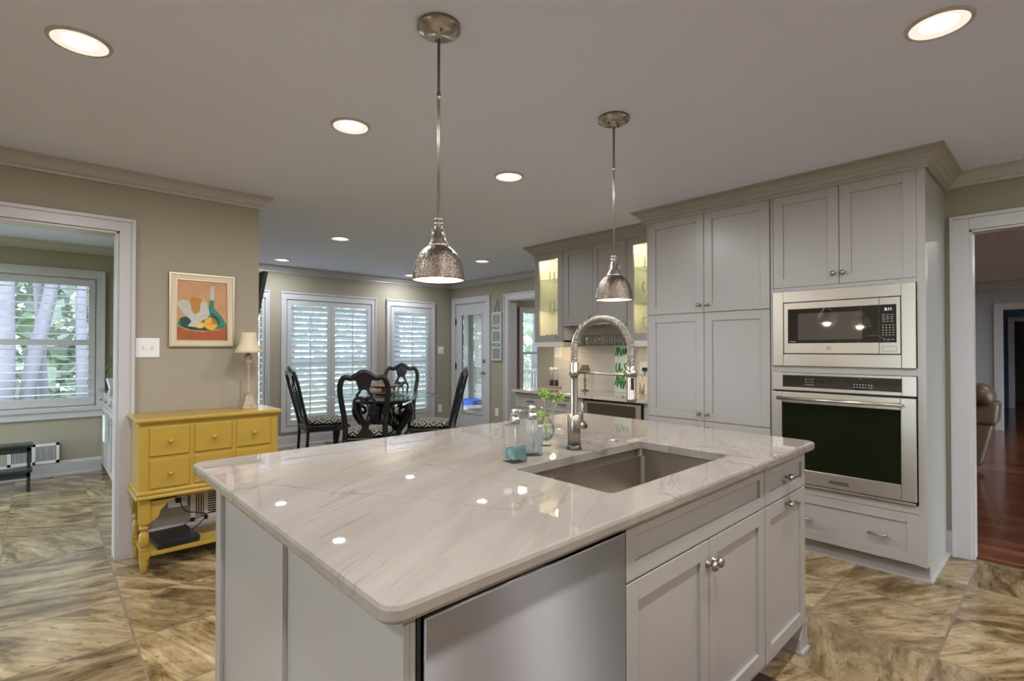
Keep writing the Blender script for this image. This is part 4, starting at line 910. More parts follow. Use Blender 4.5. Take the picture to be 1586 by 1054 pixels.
# outlets / plates
def wall_plate(face, c, w, h, label, slots, group=None, horiz=False):
    """face: ('x', X, -1) or ('y', Y, -1); c = (along, z)"""
    ax, q, sg = face
    t = thing('outlet_plate' if slots == 'outlet' else 'light_switch', label, 'outlet' if slots == 'outlet' else 'switch', (c[0], q, c[1]) if ax == 'y' else (q, c[0], c[1]), R_(0) if ax == 'y' else R_(-90), group)
    MB().box(-w/2, w/2, -0.006, 0, -h/2, h/2).build('cover_plate', M['plate'], t, bevel=0.002)
    s_ = MB()
    if slots == 'outlet':
        for u in (-1, 1):
            cx_, cz_ = (u*0.02, 0) if horiz else (0, u*0.02)
            for e in (-0.006, 0.006): s_.box(cx_+e-0.0012, cx_+e+0.0012, -0.0068, -0.0055, cz_-0.002, cz_+0.005)
            s_.box(cx_-0.002, cx_+0.002, -0.0068, -0.0055, cz_-0.009, cz_-0.006)
        s_.build('socket_slots', M['slot'], t)
    else:
        for u in slots: MB().box(u-0.005, u+0.005, -0.014, -0.004, -0.011, 0.011).build('toggle', M['pot'], t, bevel=0.001)
    return t
wall_plate(('y', 4.09, -1), (0.519, 1.342), 0.130, 0.126, 'white double toggle switch plate left of the rooster painting', (-0.024, 0.024))
wall_plate(('y', 4.09, -1), (0.670, 0.402), 0.085, 0.072, 'white outlet plate tucked under the yellow console, upper of the two', 'outlet')
wall_plate(('y', 7.25, -1), (5.02, 1.32), 0.115, 0.12, 'white switch plate on the nook wall left of the glazed door', (-0.022, 0.022))
wall_plate(('y', 7.25, -1), (5.005, 0.335), 0.075, 0.12, 'white outlet low on the nook wall behind the chairs', 'outlet')
wall_plate(('x', 5.245, -1), (6.05, 0.36), 0.075, 0.12, 'white outlet low on the wall below the hanging picture frames', 'outlet')
wall_plate(('x', 4.352, -1), (2.83, 1.15), 0.085, 0.12, 'white outlet in the backsplash beside the pantry with a black plug in it', 'outlet')
wall_plate(('x', 4.352, -1), (3.95, 1.30), 0.11, 0.12, 'white switch plate at the left end of the backsplash', (-0.022, 0.022))
# power cord at the wine bar
pcd = thing('charger_cord', 'thin black charger cord plugged in beside the pantry', 'cord', (4.34, 2.80, 0.906))
MB().box(-0.035, 0.006, -0.022, 0.02, 0.215, 0.25).build('plug', M['blackm'], pcd, bevel=0.004)
MB().tube(smooth([(-0.02, 0, 0.22), (-0.03, -0.012, 0.12), (-0.02, -0.012, 0.03), (-0.05, 0.0, 0.004)], 6), 0.003, 6).build('cable', M['blackm'], pcd)
# pepper and salt mills
ml = thing('spice_mill', 'glass and steel salt mill, left of the pair on the wine bar', 'mill', (4.20, 3.915, 0.925), group='salt and pepper mills')
MB().lathe([(0.024, 0), (0.026, 0.01), (0.024, 0.10), (0.020, 0.13), (0.021, 0.135)], n=20).build('glass_body', M['stem'], ml, norm=False)
MB().lathe([(0.022, 0.004), (0.0225, 0.07)], n=20).build('spice_filling', M['pepper'], ml)
MB().lathe([(0.021, 0.135), (0.015, 0.15), (0.015, 0.16), (0.024, 0.17), (0.026, 0.195), (0.018, 0.205)], n=20).build('steel_cap', M['frost'], ml)
dup(ml, 'glass and steel pepper mill, right of the pair on the wine bar', (4.20, 3.845, 0.925))
ty = tag(MB().box(4.155, 4.245, 3.80, 3.96, 0.906, 0.924).build('mill_tray', M['steel'], bevel=0.003), 'small metal tray under the two spice mills', 'tray')
# candlestick lamp
cl = thing('candlestick_lamp', 'small bronze candlestick lamp with a dark tapered shade on the wine bar', 'lamp', (4.15, 3.40, 0.905))
MB().lathe([(0.042, 0), (0.042, 0.004), (0.018, 0.012), (0.008, 0.03), (0.012, 0.06), (0.007, 0.075), (0.013, 0.11), (0.007, 0.14), (0.006, 0.20)], n=24).build('candlestick', M['brass'], cl)
MB().lathe([(0.055, 0.205), (0.050, 0.225), (0.034, 0.265), (0.032, 0.265), (0.048, 0.222), (0.053, 0.205)], n=30, closed=True).build('lamp_shade', M['shade'], cl)
# green lettering canvas
sg = thing('lettered_canvas', 'narrow white canvas with green brush lettering leaning on the backsplash', 'sign', (4.27, 3.02, 0.906))
MB().box(0.0, 0.02, -0.095, 0.095, 0, 0.47).build('canvas', M['canvas'], sg, bevel=0.002)
def stroke(mb, pts, r=0.007): mb.tube([(-0.002, -y, z) for y, z in smooth([(a, b, 0) for a, b in pts], 4) and [(p.x, p.y) for p in smooth([(a, b, 0) for a, b in pts], 4)]], r, 6, sq=None)
ln = MB()
stroke(ln, [(-0.08, 0.36), (-0.065, 0.43), (-0.05, 0.44), (-0.055, 0.36), (-0.03, 0.44), (-0.015, 0.36), (0.01, 0.43), (0.02, 0.37), (0.045, 0.44), (0.05, 0.38), (0.08, 0.43)])
ln.build('brush_lettering', M['greenp'], sg)
ln = MB(); stroke(ln, [(-0.07, 0.29), (-0.075, 0.22), (-0.05, 0.21), (-0.03, 0.29), (-0.025, 0.21), (0.0, 0.235)]); stroke(ln, [(0.06, 0.285), (0.025, 0.275), (0.04, 0.235), (0.055, 0.21), (0.015, 0.205)]); ln.build('brush_lettering', M['greenp'], sg)
ln = MB(); stroke(ln, [(-0.085, 0.07), (-0.06, 0.16), (-0.05, 0.15), (-0.06, 0.05), (-0.03, 0.15), (-0.015, 0.04), (0.0, 0.16), (0.02, 0.17), (0.01, 0.03), (0.04, 0.12), (0.05, 0.04), (0.07, 0.10), (0.085, 0.05)]); stroke(ln, [(-0.05, 0.09), (0.0, 0.10), (0.06, 0.085)], 0.009); ln.build('brush_lettering', M['greenp'], sg)
# letter M
lm = MB(); lm.frame((4.28, 2.845, 0.906), (0, -1, 0), (-1, 0, 0)); lm.prism([(0, 0), (0.025, 0), (0.032, 0.115), (0.058, 0.03), (0.084, 0.115), (0.091, 0), (0.116, 0), (0.104, 0.165), (0.078, 0.165), (0.058, 0.10), (0.038, 0.165), (0.012, 0.165)], 0, 0.025)
tag(lm.build('letter_m_ornament', M['letter'], bevel=0.002), 'whitewashed wooden letter M standing on the wine bar', 'ornament')

# ------------------------------------------------------------------ console, painting, lamp
cs = thing('console_table', 'yellow six-drawer console table with turned legs against the wall', 'console table', (0.82, 3.89, 0))
def CM(): m = MB(); m.M = Matrix.Translation((-0.82, -3.89, 0)); return m
m = CM(); m.box(0.425, 1.222, 3.700, 4.072, 0.885, 0.897); m.box(0.412, 1.234, 3.688, 4.075, 0.897, 0.920); m.build('top', M['yellow'], cs, bevel=0.006)
m = CM(); m.box(0.434, 1.214, 3.712, 4.065, 0.482, 0.886); m.build('case', M['yellow'], cs, bevel=0.003)
m = CM(); m.box(0.422, 1.226, 3.698, 4.07, 0.463, 0.490); m.box(0.412, 1.236, 3.688, 4.072, 0.440, 0.464); m.build('waist_molding', M['yellow'], cs, bevel=0.009)
for a, b in ((0.481, 0.690), (0.714, 0.928), (0.951, 1.166)):
    for c, d in ((0.690, 0.868), (0.497, 0.672)):
        m = CM(); m.box(a+0.003, b-0.003, 3.703, 3.713, c+0.003, d-0.003); dd = m.build('drawer', M['yellow'], cs, bevel=0.003)
        m = CM(); knob_mb(m, ((a+b)/2, 3.703, (c+d)/2), 'y', -1, 0.0135); m.build('knob', M['yellow'], dd)
for x in (0.463, 1.185):
    for y in (3.738, 4.04):
        m = CM(); m.box(x-0.027, x+0.027, y-0.027, y+0.027, 0.295, 0.441); m.box(x-0.024, x+0.024, y-0.024, y+0.024, 0.085, 0.135)
        m.lathe([(0.022, 0.295), (0.018, 0.285), (0.026, 0.275), (0.026, 0.262), (0.015, 0.255), (0.017, 0.245), (0.025, 0.232), (0.027, 0.19), (0.022, 0.155), (0.017, 0.150), (0.026, 0.144), (0.022, 0.134)], (x, y, 0), n=20)
        m.lathe([(0.018, 0.088), (0.023, 0.078), (0.024, 0.060), (0.017, 0.020), (0.013, 0.0)], (x, y, 0), n=20); m.build('leg', M['yellow'], cs)
m = CM()
for x, s_ in ((0.490, 1), (1.158, -1)):
    P = [(x, 0.441), (x+s_*0.15, 0.441), (x+s_*0.14, 0.425), (x+s_*0.09, 0.405), (x+s_*0.05, 0.36), (x+s_*0.045, 0.33), (x+s_*0.02, 0.31), (x, 0.30)]
    m.prism(P, 3.722, 3.738)
m.box(0.49, 1.158, 3.722, 3.738, 0.425, 0.441)
m.build('apron_brackets', M['yellow'], cs)
m = CM(); m.box(0.455, 1.193, 3.725, 4.055, 0.095, 0.118); m.build('shelf', M['yellow'], cs, bevel=0.003)
# device on the shelf
bx = MB(); bx.frame((0.632, 3.885, 0.1185), (0.995, 0.08, 0), (-0.08, 0.995, 0))
bx.box(-0.112, 0.112, -0.145, 0.145, 0.004, 0.020); bx.box(-0.115, 0.115, -0.148, 0.148, 0.021, 0.036)
tag(bx.build('set_top_box', M['black'], bevel=0.003), 'flat black electronic box lying on the console shelf', 'electronics')
ad = thing('power_adapter', 'white outlet adapter box with a black plug below the console', 'outlet adapter', (0.69, 4.09, 0.31))
MB().box(-0.055, 0.055, -0.03, 0, -0.035, 0.03).build('adapter_body', M['plate'], ad, bevel=0.004)
MB().box(-0.018, 0.014, -0.062, -0.028, 0.0, 0.028).build('plug', M['blackm'], ad, bevel=0.004)
tag(MB().tube(smooth([(0.692, 4.03, 0.325), (0.72, 3.99, 0.26), (0.79, 3.98, 0.235), (0.84, 3.99, 0.21), (0.80, 3.98, 0.16), (0.745, 3.96, 0.130)], 8), 0.0035, 8).build('power_lead', M['blackm']), 'black power cord curling from the adapter down to the console shelf', 'cord')  # plain power lead coming out of the adapter
tag(MB().tube(smooth([(0.70, 4.045, 0.125), (0.74, 4.05, 0.165), (0.83, 4.06, 0.185), (0.95, 4.06, 0.22), (1.08, 4.07, 0.24)], 8), 0.0025, 6).build('thin_cable', M['blackm']), 'thin dark cable running behind the console shelf toward the right', 'cord')
def grille(x0, x1, z0, z1, y, label, mode):
    t = thing('air_return_grille', label, 'vent', ((x0+x1)/2, y, (z0+z1)/2)); w, h = (x1-x0)/2, (z1-z0)/2
    MB().box(-w+0.01, w-0.01, -0.004, 0, -h+0.01, h-0.01).build('duct_backing', M['slot'], t)
    m = MB(); k = 0.026; m.box(-w, w, -0.012, -0.003, h-k, h); m.box(-w, w, -0.012, -0.003, -h, -h+k); m.box(-w, -w+k, -0.012, -0.003, -h, h); m.box(w-k, w, -0.012, -0.003, -h, h)
    a = -w+k
    if mode == 'v':
        n = int((2*w-2*k)/0.011); mid = 0
        for i in range(n): x = a+i*0.011; m.box(x, x+0.0045, -0.010, -0.003, -h+k, h-k)
        m.box(-0.012, 0.012, -0.012, -0.003, -h, h)
    else:
        for i in range(4): x = a+i*0.014; m.box(x, x+0.006, -0.010, -0.003, -h+k, h-k)
        xs = a+4*0.014; m.box(xs-0.002, xs+0.022, -0.012, -0.003, -h, h); n = int((2*h-2*k)/0.016)
        for i in range(n): z = -h+k+i*0.016; m.box(xs+0.02, w-k, -0.010, -0.003, z, z+0.007)
    m.build('grille_frame', M['plate'], t)
grille(0.765, 1.13, 0.155, 0.415, 4.088, 'white slotted air return grille on the wall behind the yellow console', 'h')
grille(-0.235, 0.158, 0.145, 0.352, 7.235, 'white wall vent above the baseboard under the far left window', 'v')
# painting
pt = thing('framed_painting', 'cream framed painting of a white rooster, green bottle and fruit', 'painting', (0.831, 4.09, 1.60))
W, Hh = 0.198, 0.250
m = MB()
for i_, (o0, o1, th) in enumerate(((0.0, 0.010, 0.022), (0.010, 0.040, 0.016), (0.040, 0.046, 0.018))):
    m.use(M['gold'] if i_ != 1 else M['cream']); fr_ = (-W+o0, W-o0, -W+o1, W-o1, -Hh+o0, Hh-o0, -Hh+o1, Hh-o1)
    a0, a1, b0, b1, c0_, c1_, d0_, d1_ = fr_
    m.box(a0, b0, -th, 0, c0_, c1_); m.box(b1, a1, -th, 0, c0_, c1_); m.box(b0, b1, -th, 0, c0_, d0_); m.box(b0, b1, -th, 0, d1_, c1_)
m.build('picture_frame', M['gold'], pt)
A = MB(); lay = [0.010]
def T(x, y): return ((x-188)/577*0.304-0.152, 0.203-(y-195)/685*0.406)
def shape(mat, pts, px=True):
    lay[0] += 0.0004; P = [T(*p) if px else p for p in pts]; A.use(M[mat]); A.prism([(max(-0.152, min(0.152, a)), max(-0.203, min(0.203, b))) for a, b in P], -lay[0], -lay[0]+0.0004)
def ell(cx, cy, rx, ry, n=20): return [(cx+rx*math.cos(2*math.pi*i/n), cy+ry*math.sin(2*math.pi*i/n)) for i in range(n)]
A.use(M['art_bg']); A.box(-0.153, 0.153, -0.010, 0, -0.204, 0.204)
shape('art_tab', [(188, 720), (300, 770), (480, 785), (660, 765), (765, 700), (765, 880), (188, 880)])
shape('art_shadow', [(330, 400), (380, 380), (455, 400), (445, 600), (350, 600)])
shape('art_green', ell(475, 690, 285, 80)); shape('art_dkgreen', [(215, 640), (270, 612), (330, 625), (350, 680), (420, 720), (620, 750), (560, 772), (330, 765), (230, 720)])
shape('art_green', [(555, 410), (606, 410), (606, 500), (650, 545), (700, 600), (735, 660), (720, 710), (650, 742), (540, 700), (530, 600), (545, 500)])
shape('art_white', [(568, 245), (608, 245), (608, 410), (558, 410)])
shape('art_white', [(190, 440), (250, 420), (310, 432), (342, 480), (350, 545), (385, 582), (430, 560), (450, 520), (442, 470), (465, 432), (490, 405), (512, 428), (532, 470), (548, 530), (556, 580), (530, 622), (480, 650), (440, 672), (400, 735), (305, 722), (348, 668), (322, 630), (262, 592), (225, 530), (190, 485)])
shape('art_yel', ell(445, 708, 52, 38)); shape('art_or', ell(570, 688, 78, 76)); shape('art_shadow', ell(570, 688, 12, 10))
for q_ in ([(470, 425), (478, 395), (488, 412), (500, 398), (512, 425), (500, 440)], [(520, 480), (545, 470), (535, 500), (524, 515)]): shape('art_or', q_)
for i_ in range(5): shape('art_dkgreen', [(572+i_*9+i_*9, 560+i_*14), (580+i_*18, 556+i_*14), (600+i_*20, 690), (592+i_*20, 694)])
for q_ in ([(240, 440), (300, 470), (330, 560), (322, 562), (290, 480), (238, 450)], [(225, 470), (270, 520), (300, 600), (292, 602), (262, 526), (222, 478)], [(400, 600), (470, 590), (520, 560), (522, 568), (472, 600), (400, 610)]): shape('cream', q_)
A.build('canvas_painting', M['art_bg'], pt, norm=True)
# table lamp
tl = thing('table_lamp', 'slim cream table lamp with fringed bell shade on the yellow console', 'lamp', (1.085, 3.93, 0.920))
m = MB(); m.hexa([(-0.05, -0.05, 0), (0.05, -0.05, 0), (0.05, 0.05, 0), (-0.05, 0.05, 0)], [(-0.045, -0.045, 0.018), (0.045, -0.045, 0.018), (0.045, 0.045, 0.018), (-0.045, 0.045, 0.018)])
m.hexa([(-0.04, -0.04, 0.018), (0.04, -0.04, 0.018), (0.04, 0.04, 0.018), (-0.04, 0.04, 0.018)], [(-0.02, -0.02, 0.09), (0.02, -0.02, 0.09), (0.02, 0.02, 0.09), (-0.02, 0.02, 0.09)]); m.box(-0.024, 0.024, -0.024, 0.024, 0.09, 0.10); m.build('base', M['lampbody'], tl, bevel=0.002)
MB().lathe([(0.014, 0.10), (0.010, 0.11), (0.008, 0.20), (0.007, 0.29), (0.012, 0.30), (0.010, 0.305), (0.022, 0.315), (0.024, 0.33), (0.014, 0.34), (0.024, 0.352), (0.022, 0.37), (0.010, 0.385), (0.005, 0.39), (0.004, 0.53), (0.007, 0.535), (0.004, 0.545)], n=20).build('column', M['lampbody'], tl)
pr = [(0.093, 0.388), (0.078, 0.412), (0.062, 0.45), (0.052, 0.49), (0.047, 0.53)]
ls = MB().lathe(pr+[(r-0.002, z) for r, z in reversed(pr)], n=32, closed=True).build('lamp_shade', M['ivory'], tl)
m = MB()
for k in range(26): a = 2*math.pi*k/26; m.ball((0.092*math.cos(a), 0.092*math.sin(a), 0.381-0.004*(k % 2)), 0.0035, 4); m.ball((0.092*math.cos(a), 0.092*math.sin(a), 0.370), 0.0025, 4)
m.build('bead_fringe', M['stem'], ls)
m = MB(); m.tube(smooth([(-0.05, -0.03, 0.003), (-0.075, -0.04, 0.004), (-0.10, -0.01, 0.004), (-0.12, 0.03, 0.004)], 5), 0.0025, 6); m.build('lamp_cord', M['lampbody'], tl)
# television
tv = thing('television', 'black wall-mounted television seen edge-on past the wall corner', 'television', (1.2, 4.95, 1.62))
m = MB(); m.M = Matrix.Translation((0.075, 0, 0)) @ Matrix.Rotation(R_(10.5), 4, 'Y'); m.box(0, 0.035, -0.50, 0.50, -0.33, 0.36); t1 = m.build('screen_body', M['blackm'], tv, bevel=0.004)
m = MB(); m.M = Matrix.Translation((0.075, 0, 0)) @ Matrix.Rotation(R_(10.5), 4, 'Y'); m.box(0.0355, 0.0365, -0.485, 0.485, -0.31, 0.345); m.build('screen', M['darkglass'], tv)
MB().box(0, 0.085, -0.1, 0.1, -0.12, 0.12).build('wall_bracket', M['blackm'], tv)

# ------------------------------------------------------------------ dining set
def make_chair():
    c = thing('dining_chair', '', 'chair')
    lean = lambda z: -0.225-0.16*max(0, (z-0.45))/0.65-(0.03*max(0, 0.45-z)/0.45)
    for sx in (-1, 1):
        m = MB(); m.tube(smooth([(sx*0.20, -0.255, 0), (sx*0.195, -0.235, 0.2), (sx*0.20, -0.222, 0.46)], 5), [0.019]*5+[0.021]*5+[0.024], 8, sq=(1, 0.85)); m.build('leg', M['black'], c)
        m = MB(); pts = smooth([(sx*0.235, 0.225, 0), (sx*0.232, 0.222, 0.03), (sx*0.222, 0.212, 0.12), (sx*0.235, 0.225, 0.27), (sx*0.235, 0.225, 0.36), (sx*0.225, 0.215, 0.42)], 5)
        m.tube(pts, [0.030, 0.034, 0.036, 0.03, 0.022, 0.017, 0.016, 0.016, 0.018, 0.020, 0.022, 0.026, 0.031, 0.036, 0.040, 0.043, 0.046, 0.048, 0.048, 0.047, 0.045, 0.044, 0.043, 0.042, 0.04, 0.04][:len(pts)], 12); m.build('leg', M['black'], c)
    bfm = MB(); P = []
    side = [(0.195, 0.45), (0.19, 0.55), (0.20, 0.70), (0.22, 0.85), (0.225, 0.95), (0.208, 1.03), (0.17, 1.065), (0.12, 1.055), (0.085, 1.07)]
    prof = [(-x, z) for x, z in side]+[(0, 1.115)]+[(x, z) for x, z in reversed(side)]
    pts = [(x, lean(z), z) for x, z in prof]; sp_ = smooth(pts, 5)
    bfm.tube(sp_, [0.027]*len(sp_), 10, sq=(0.75, 1.0), up=(0, 1, 0))
    bf_ = bfm.build('back_frame', M['black'], c)
    s_ = MB()
    # crest block
    def plate(poly, t=0.02):
        n = len(poly); vs = [(x, lean(z)-t/2, z) for x, z in poly]+[(x, lean(z)+t/2, z) for x, z in poly]
        s_.add(vs, [tuple(range(n)), tuple(range(2*n-1, n-1, -1))]+[(i, i+n, (i+1) % n+n, (i+1) % n) for i in range(n)])
    half = [(0.0, 1.13), (0.045, 1.12), (0.085, 1.09), (0.12, 1.065), (0.105, 1.04), (0.075, 1.03), (0.062, 0.99), (0.052, 0.95), (0.045, 0.925)]
    plate(half+[(0.0, 0.945)]+[(-x, z) for x, z in reversed(half[1:])], 0.026)
    for sx in (-1, 1):
        def rib(pp, w=0.012):
            q = smooth([(sx*x, lean(z), z) for x, z in pp], 5); s_.tube(q, w, 8, sq=(0.8, 1.0), up=(0, 1, 0))
        rib([(0.035, 0.94), (0.05, 0.91), (0.068, 0.885), (0.04, 0.85), (0.012, 0.825), (0.0, 0.80)], 0.013)
        rib([(0.0, 0.845), (0.035, 0.865), (0.085, 0.85), (0.098, 0.80), (0.085, 0.74), (0.055, 0.67), (0.03, 0.60), (0.02, 0.55)], 0.0135)
        rib([(0.0, 0.93), (0.035, 0.895), (0.0, 0.85)], 0.008) if False else None
        rib([(0.012, 0.83), (0.03, 0.78), (0.035, 0.72), (0.02, 0.65), (0.008, 0.60), (0.006, 0.55)], 0.009)
    h2 = [(0.028, 0.585), (0.03, 0.555), (0.05, 0.535), (0.075, 0.50), (0.085, 0.455)]
    plate([(-x, z) for x, z in h2]+[(x, z) for x, z in reversed(h2)], 0.022)
    s_.build('splat', M['black'], c)
    m = MB(); m.slab([(-0.205, -0.235), (0.205, -0.235), (0.255, 0.235), (-0.255, 0.235)], 0.385, 0.455); m.build('seat_rail', M['black'], c, bevel=0.008)
    st_ = MB()
    def ring(k, z): return [(x*k, y*k, z) for x, y in [(-0.19, -0.215), (0, -0.222), (0.19, -0.215), (0.225, 0), (0.245, 0.215), (0, 0.235), (-0.245, 0.215), (-0.225, 0)]]
    L = [ring(1.0, 0.452), ring(1.03, 0.485), ring(0.99, 0.515), ring(0.8, 0.532), ring(0.4, 0.54)]; vs = [p for l in L for p in l]; n = 8
    fs = [(i*n+k, i*n+(k+1) % n, (i+1)*n+(k+1) % n, (i+1)*n+k) for i in range(4) for k in range(n)]+[tuple(range(n-1, -1, -1)), tuple(4*n+k for k in range(n))]
    st_.add(vs, fs, True); st_.build('seat', M['seat'], c, sub=2)
    return c
ch = make_chair(); ch['group'] = 'carved black dining chairs'
def face(dx, dy): return math.atan2(-dx, dy)
ch['label'] = 'black carved dining chair with its back to us, nearest the yellow console'; ch.location = (2.50, 4.905, 0); ch.rotation_euler = (0, 0, face(0.56, 0.83))
dup(ch, 'black carved dining chair at the left, in front of the double shuttered window', (2.50, 6.05, 0), face(1.0, -0.12))
dup(ch, 'farthest black carved dining chair, in front of the single shuttered window', (3.55, 6.17, 0), face(-0.66, -0.75))
dup(ch, 'black carved dining chair seen side-on, in front of the glazed door', (3.33, 4.98, 0), face(-0.70, 0.71))
tb = thing('dining_table', 'round glass-topped dining table on a carved black pedestal', 'table', (3.11, 5.737, 0))
MB().lathe([(0.674, 0.758), (0.684, 0.761), (0.684, 0.767), (0.676, 0.770)], n=72).build('glass_top', M['tglass'], tb)
MB().lathe([(0.20, 0.66), (0.30, 0.685), (0.34, 0.70), (0.345, 0.725), (0.33, 0.735), (0.33, 0.757)], n=48).build('top_ring', M['black'], tb)
m = MB(); m.lathe([(0.14, 0.06), (0.16, 0.12), (0.10, 0.18), (0.12, 0.30), (0.16, 0.42), (0.14, 0.52), (0.10, 0.60), (0.18, 0.67)], n=28)
for k in range(14): a = 2*math.pi*k/14; m.tube([(0.145*math.cos(a), 0.145*math.sin(a), 0.30), (0.165*math.cos(a), 0.165*math.sin(a), 0.42), (0.13*math.cos(a), 0.13*math.sin(a), 0.55)], 0.014, 6)
m.build('pedestal', M['black'], tb)
for k in range(4):
    a = k*math.pi/2+0.75; d = Vector((math.cos(a), math.sin(a), 0)); m = MB()
    S = [(0.31, 0.665), (0.335, 0.60), (0.32, 0.52), (0.25, 0.42), (0.19, 0.32), (0.20, 0.22), (0.28, 0.12), (0.36, 0.06), (0.42, 0.02)]
    q = smooth([d*r+Vector((0, 0, z)) for r, z in S], 5); m.tube(q, [0.055-0.02*i/len(q) for i in range(len(q))], 10)
    # scroll on the shoulder
    sc_ = [d*(0.255+(0.068-0.009*i*0.55)*math.cos(i*0.55))+Vector((0, 0, 0.575+(0.068-0.009*i*0.55)*math.sin(i*0.55))) for i in range(13)]
    m.tube(sc_, 0.020, 8); m.ball(tuple(d*0.41+Vector((0, 0, 0.03))), 0.032, 8); m.build('leg', M['black'], tb)
bs = thing('tiered_wooden_tray', 'reddish brown two-tier wooden tray in the middle of the glass table', 'tray', (3.13, 5.74, 0.770))
MB().lathe([(0.10, 0), (0.11, 0.012), (0.19, 0.03), (0.195, 0.042), (0.185, 0.040), (0.06, 0.022), (0.03, 0.05), (0.03, 0.085)], n=40).build('lower_tier', M['basket2'], bs)
MB().lathe([(0.03, 0.08), (0.12, 0.09), (0.185, 0.108), (0.19, 0.122), (0.18, 0.120), (0.05, 0.10)], n=40).build('upper_tier', M['basket'], bs)
fv = thing('floor_register', 'dark floor register by the skirting behind the dining chairs', 'vent', (3.15, 7.12, 0.0))
MB().box(-0.17, 0.17, -0.07, 0.07, 0, 0.005).build('register_plate', M['steeld'], fv)
# hanging picture frames
hp = thing('hanging_photo_frames', 'column of three small white photo frames hanging by the glazed door', 'picture frame', (5.245, 6.03, 1.53))
m = MB(); m.box(-0.022, -0.004, -0.115, 0.115, -0.38, 0.385); hb = m.build('backing_board', M['dist'], hp, bevel=0.003)
for z in (0.265, 0.0, -0.265):
    m = MB(); fr(m, -0.022, -0.115, 0.115, -0.085, 0.085, z-0.105, z+0.105, z-0.076, z+0.076, 0.012); f_ = m.build('photo_frame', M['dist'], hp, bevel=0.002)
    MB().box(-0.026, -0.023, -0.085, 0.085, z-0.076, z+0.076).build('photo_print', M['bwgrey'], f_)
m = MB()
for z in (0.132, -0.132): m.tube(smooth([(-0.04, -0.085, z+0.01), (-0.045, -0.03, z-0.008), (-0.045, 0.03, z+0.008), (-0.04, 0.085, z)], 4), 0.006, 6)
m.tube([(-0.02, -0.065, 0.385), (-0.006, -0.003, 0.57), (-0.02, 0.065, 0.385)], 0.0022, 6); m.tube([(-0.02, -0.05, 0.385), (-0.006, 0.003, 0.57), (-0.02, 0.05, 0.385)], 0.0022, 6); m.build('hanging_rope', M['twig'], hp)

# ------------------------------------------------------------------ left room
XF_ = 0.508
lc = thing('utility_base_cabinet', 'grey-white base cabinet against the right wall of the left room', 'cabinet')
m = MB(); m.box(0.528, 1.092, 4.60, 7.243, 0.08, 0.875); m.box(0.57, 1.092, 4.60, 7.243, 0.0, 0.08); m.build('body', M['cab'], lc)
ys = [7.235, 6.79, 6.345, 5.90, 5.455, 5.01, 4.61]
for i in range(6):
    a, b = ys[i]-0.003, ys[i+1]+0.003
    d = front('drawer', a, b, 0.73, 0.865, 0.03, lc); knob_x(d, (a+b)/2, 0.80, 0.013)
    d = front('door', a, b, 0.09, 0.722, 0.055, lc); knob_x(d, b+0.035 if i % 2 == 0 else a-0.035, 0.66, 0.013)
tag(MB().box(0.478, 1.095, 4.59, 7.246, 0.877, 0.905).build('utility_countertop', M['quartz'], bevel=0.004), 'pale stone counter on the base cabinet under the plant, left room', 'countertop')
tw = MB()
for k in range(9):
    y = 6.42+0.018*k; x = 0.478-0.006*math.sin(k*1.3); y2 = y+0.018; x2 = 0.478-0.006*math.sin((k+1)*1.3)
    tw.hexa([(x-0.006, y, 0.42), (x2-0.006, y2, 0.42), (x2, y2, 0.42), (x, y, 0.42)], [(x-0.006, y, 0.68), (x2-0.006, y2, 0.68), (x2, y2, 0.68), (x, y, 0.68)])
tag(tw.build('dish_towel', M['towel']), 'white towel hanging from a drawer knob of the left room cabinet', 'towel')
pp = thing('planter_pot', 'low pale ceramic planter on the left room counter', 'plant pot', (0.61, 6.95, 0.905))
MB().hexa([(-0.06, -0.10, 0), (0.06, -0.10, 0), (0.06, 0.10, 0), (-0.06, 0.10, 0)], [(-0.085, -0.12, 0.115), (0.085, -0.12, 0.115), (0.085, 0.12, 0.115), (-0.085, 0.12, 0.115)]).build('pot_body', M['pot'], pp, bevel=0.004)
pl_ = thing('spider_plant', 'green spiky plant spilling out of the pale planter', 'plant', (0.60, 6.93, 1.01))
rnd = random.Random(5)
m = MB()
for k in range(34):
    a = rnd.uniform(0, 6.28); h = rnd.uniform(0.06, 0.26) if k % 3 else rnd.uniform(0.2, 0.34); r = rnd.uniform(0.03, 0.16); dr_ = rnd.choice((-0.1, 0.0, 0.02)); d = Vector((math.cos(a), math.sin(a), 0)); w = Vector((-d.y, d.x, 0))
    q = smooth([Vector((0, 0, 0)), d*r*0.4+Vector((0, 0, h*0.8)), d*r*(1.2)+Vector((0, 0, h*0.6+dr_))], 4)
    for i in range(len(q)-1):
        w0 = 0.008*(1-i/len(q)); w1 = 0.008*(1-(i+1)/len(q)); m.add([q[i]-w*w0, q[i]+w*w0, q[i+1]+w*w1, q[i+1]-w*w1], [(0, 1, 2, 3)])
m.build('leaves', M['leafd'], pl_)
tg = thing('dried_twigs', 'dried brown twig stems standing behind the spiky plant', 'dried flowers', (0.66, 6.93, 0.93))
for k in range(5):
    m = MB(); q = smooth([(0, 0, 0), (-0.01*k, 0.01, 0.2), (-0.03*k+0.02, 0.03*(k-2), 0.42-0.03*k)], 5); m.tube(q, 0.002, 5); leaf_cluster(m, tuple(q[-3]), 0.05, 22, 0.018, k+20); leaf_cluster(m, tuple(q[-6]), 0.04, 14, 0.016, k+30); m.build('twig', M['twig'], tg)
mr = MB(); mr.box(1.06, 1.098, 6.25, 6.75, 1.40, 1.78)
tag(mr.build('wall_frame', M['black'], bevel=0.004), 'dark framed picture on the right wall of the left room, mostly hidden', 'picture frame')
ss = thing('step_stool', 'black two-step wooden stool on the tile floor of the left room', 'step stool', (-0.27, 6.80, 0))
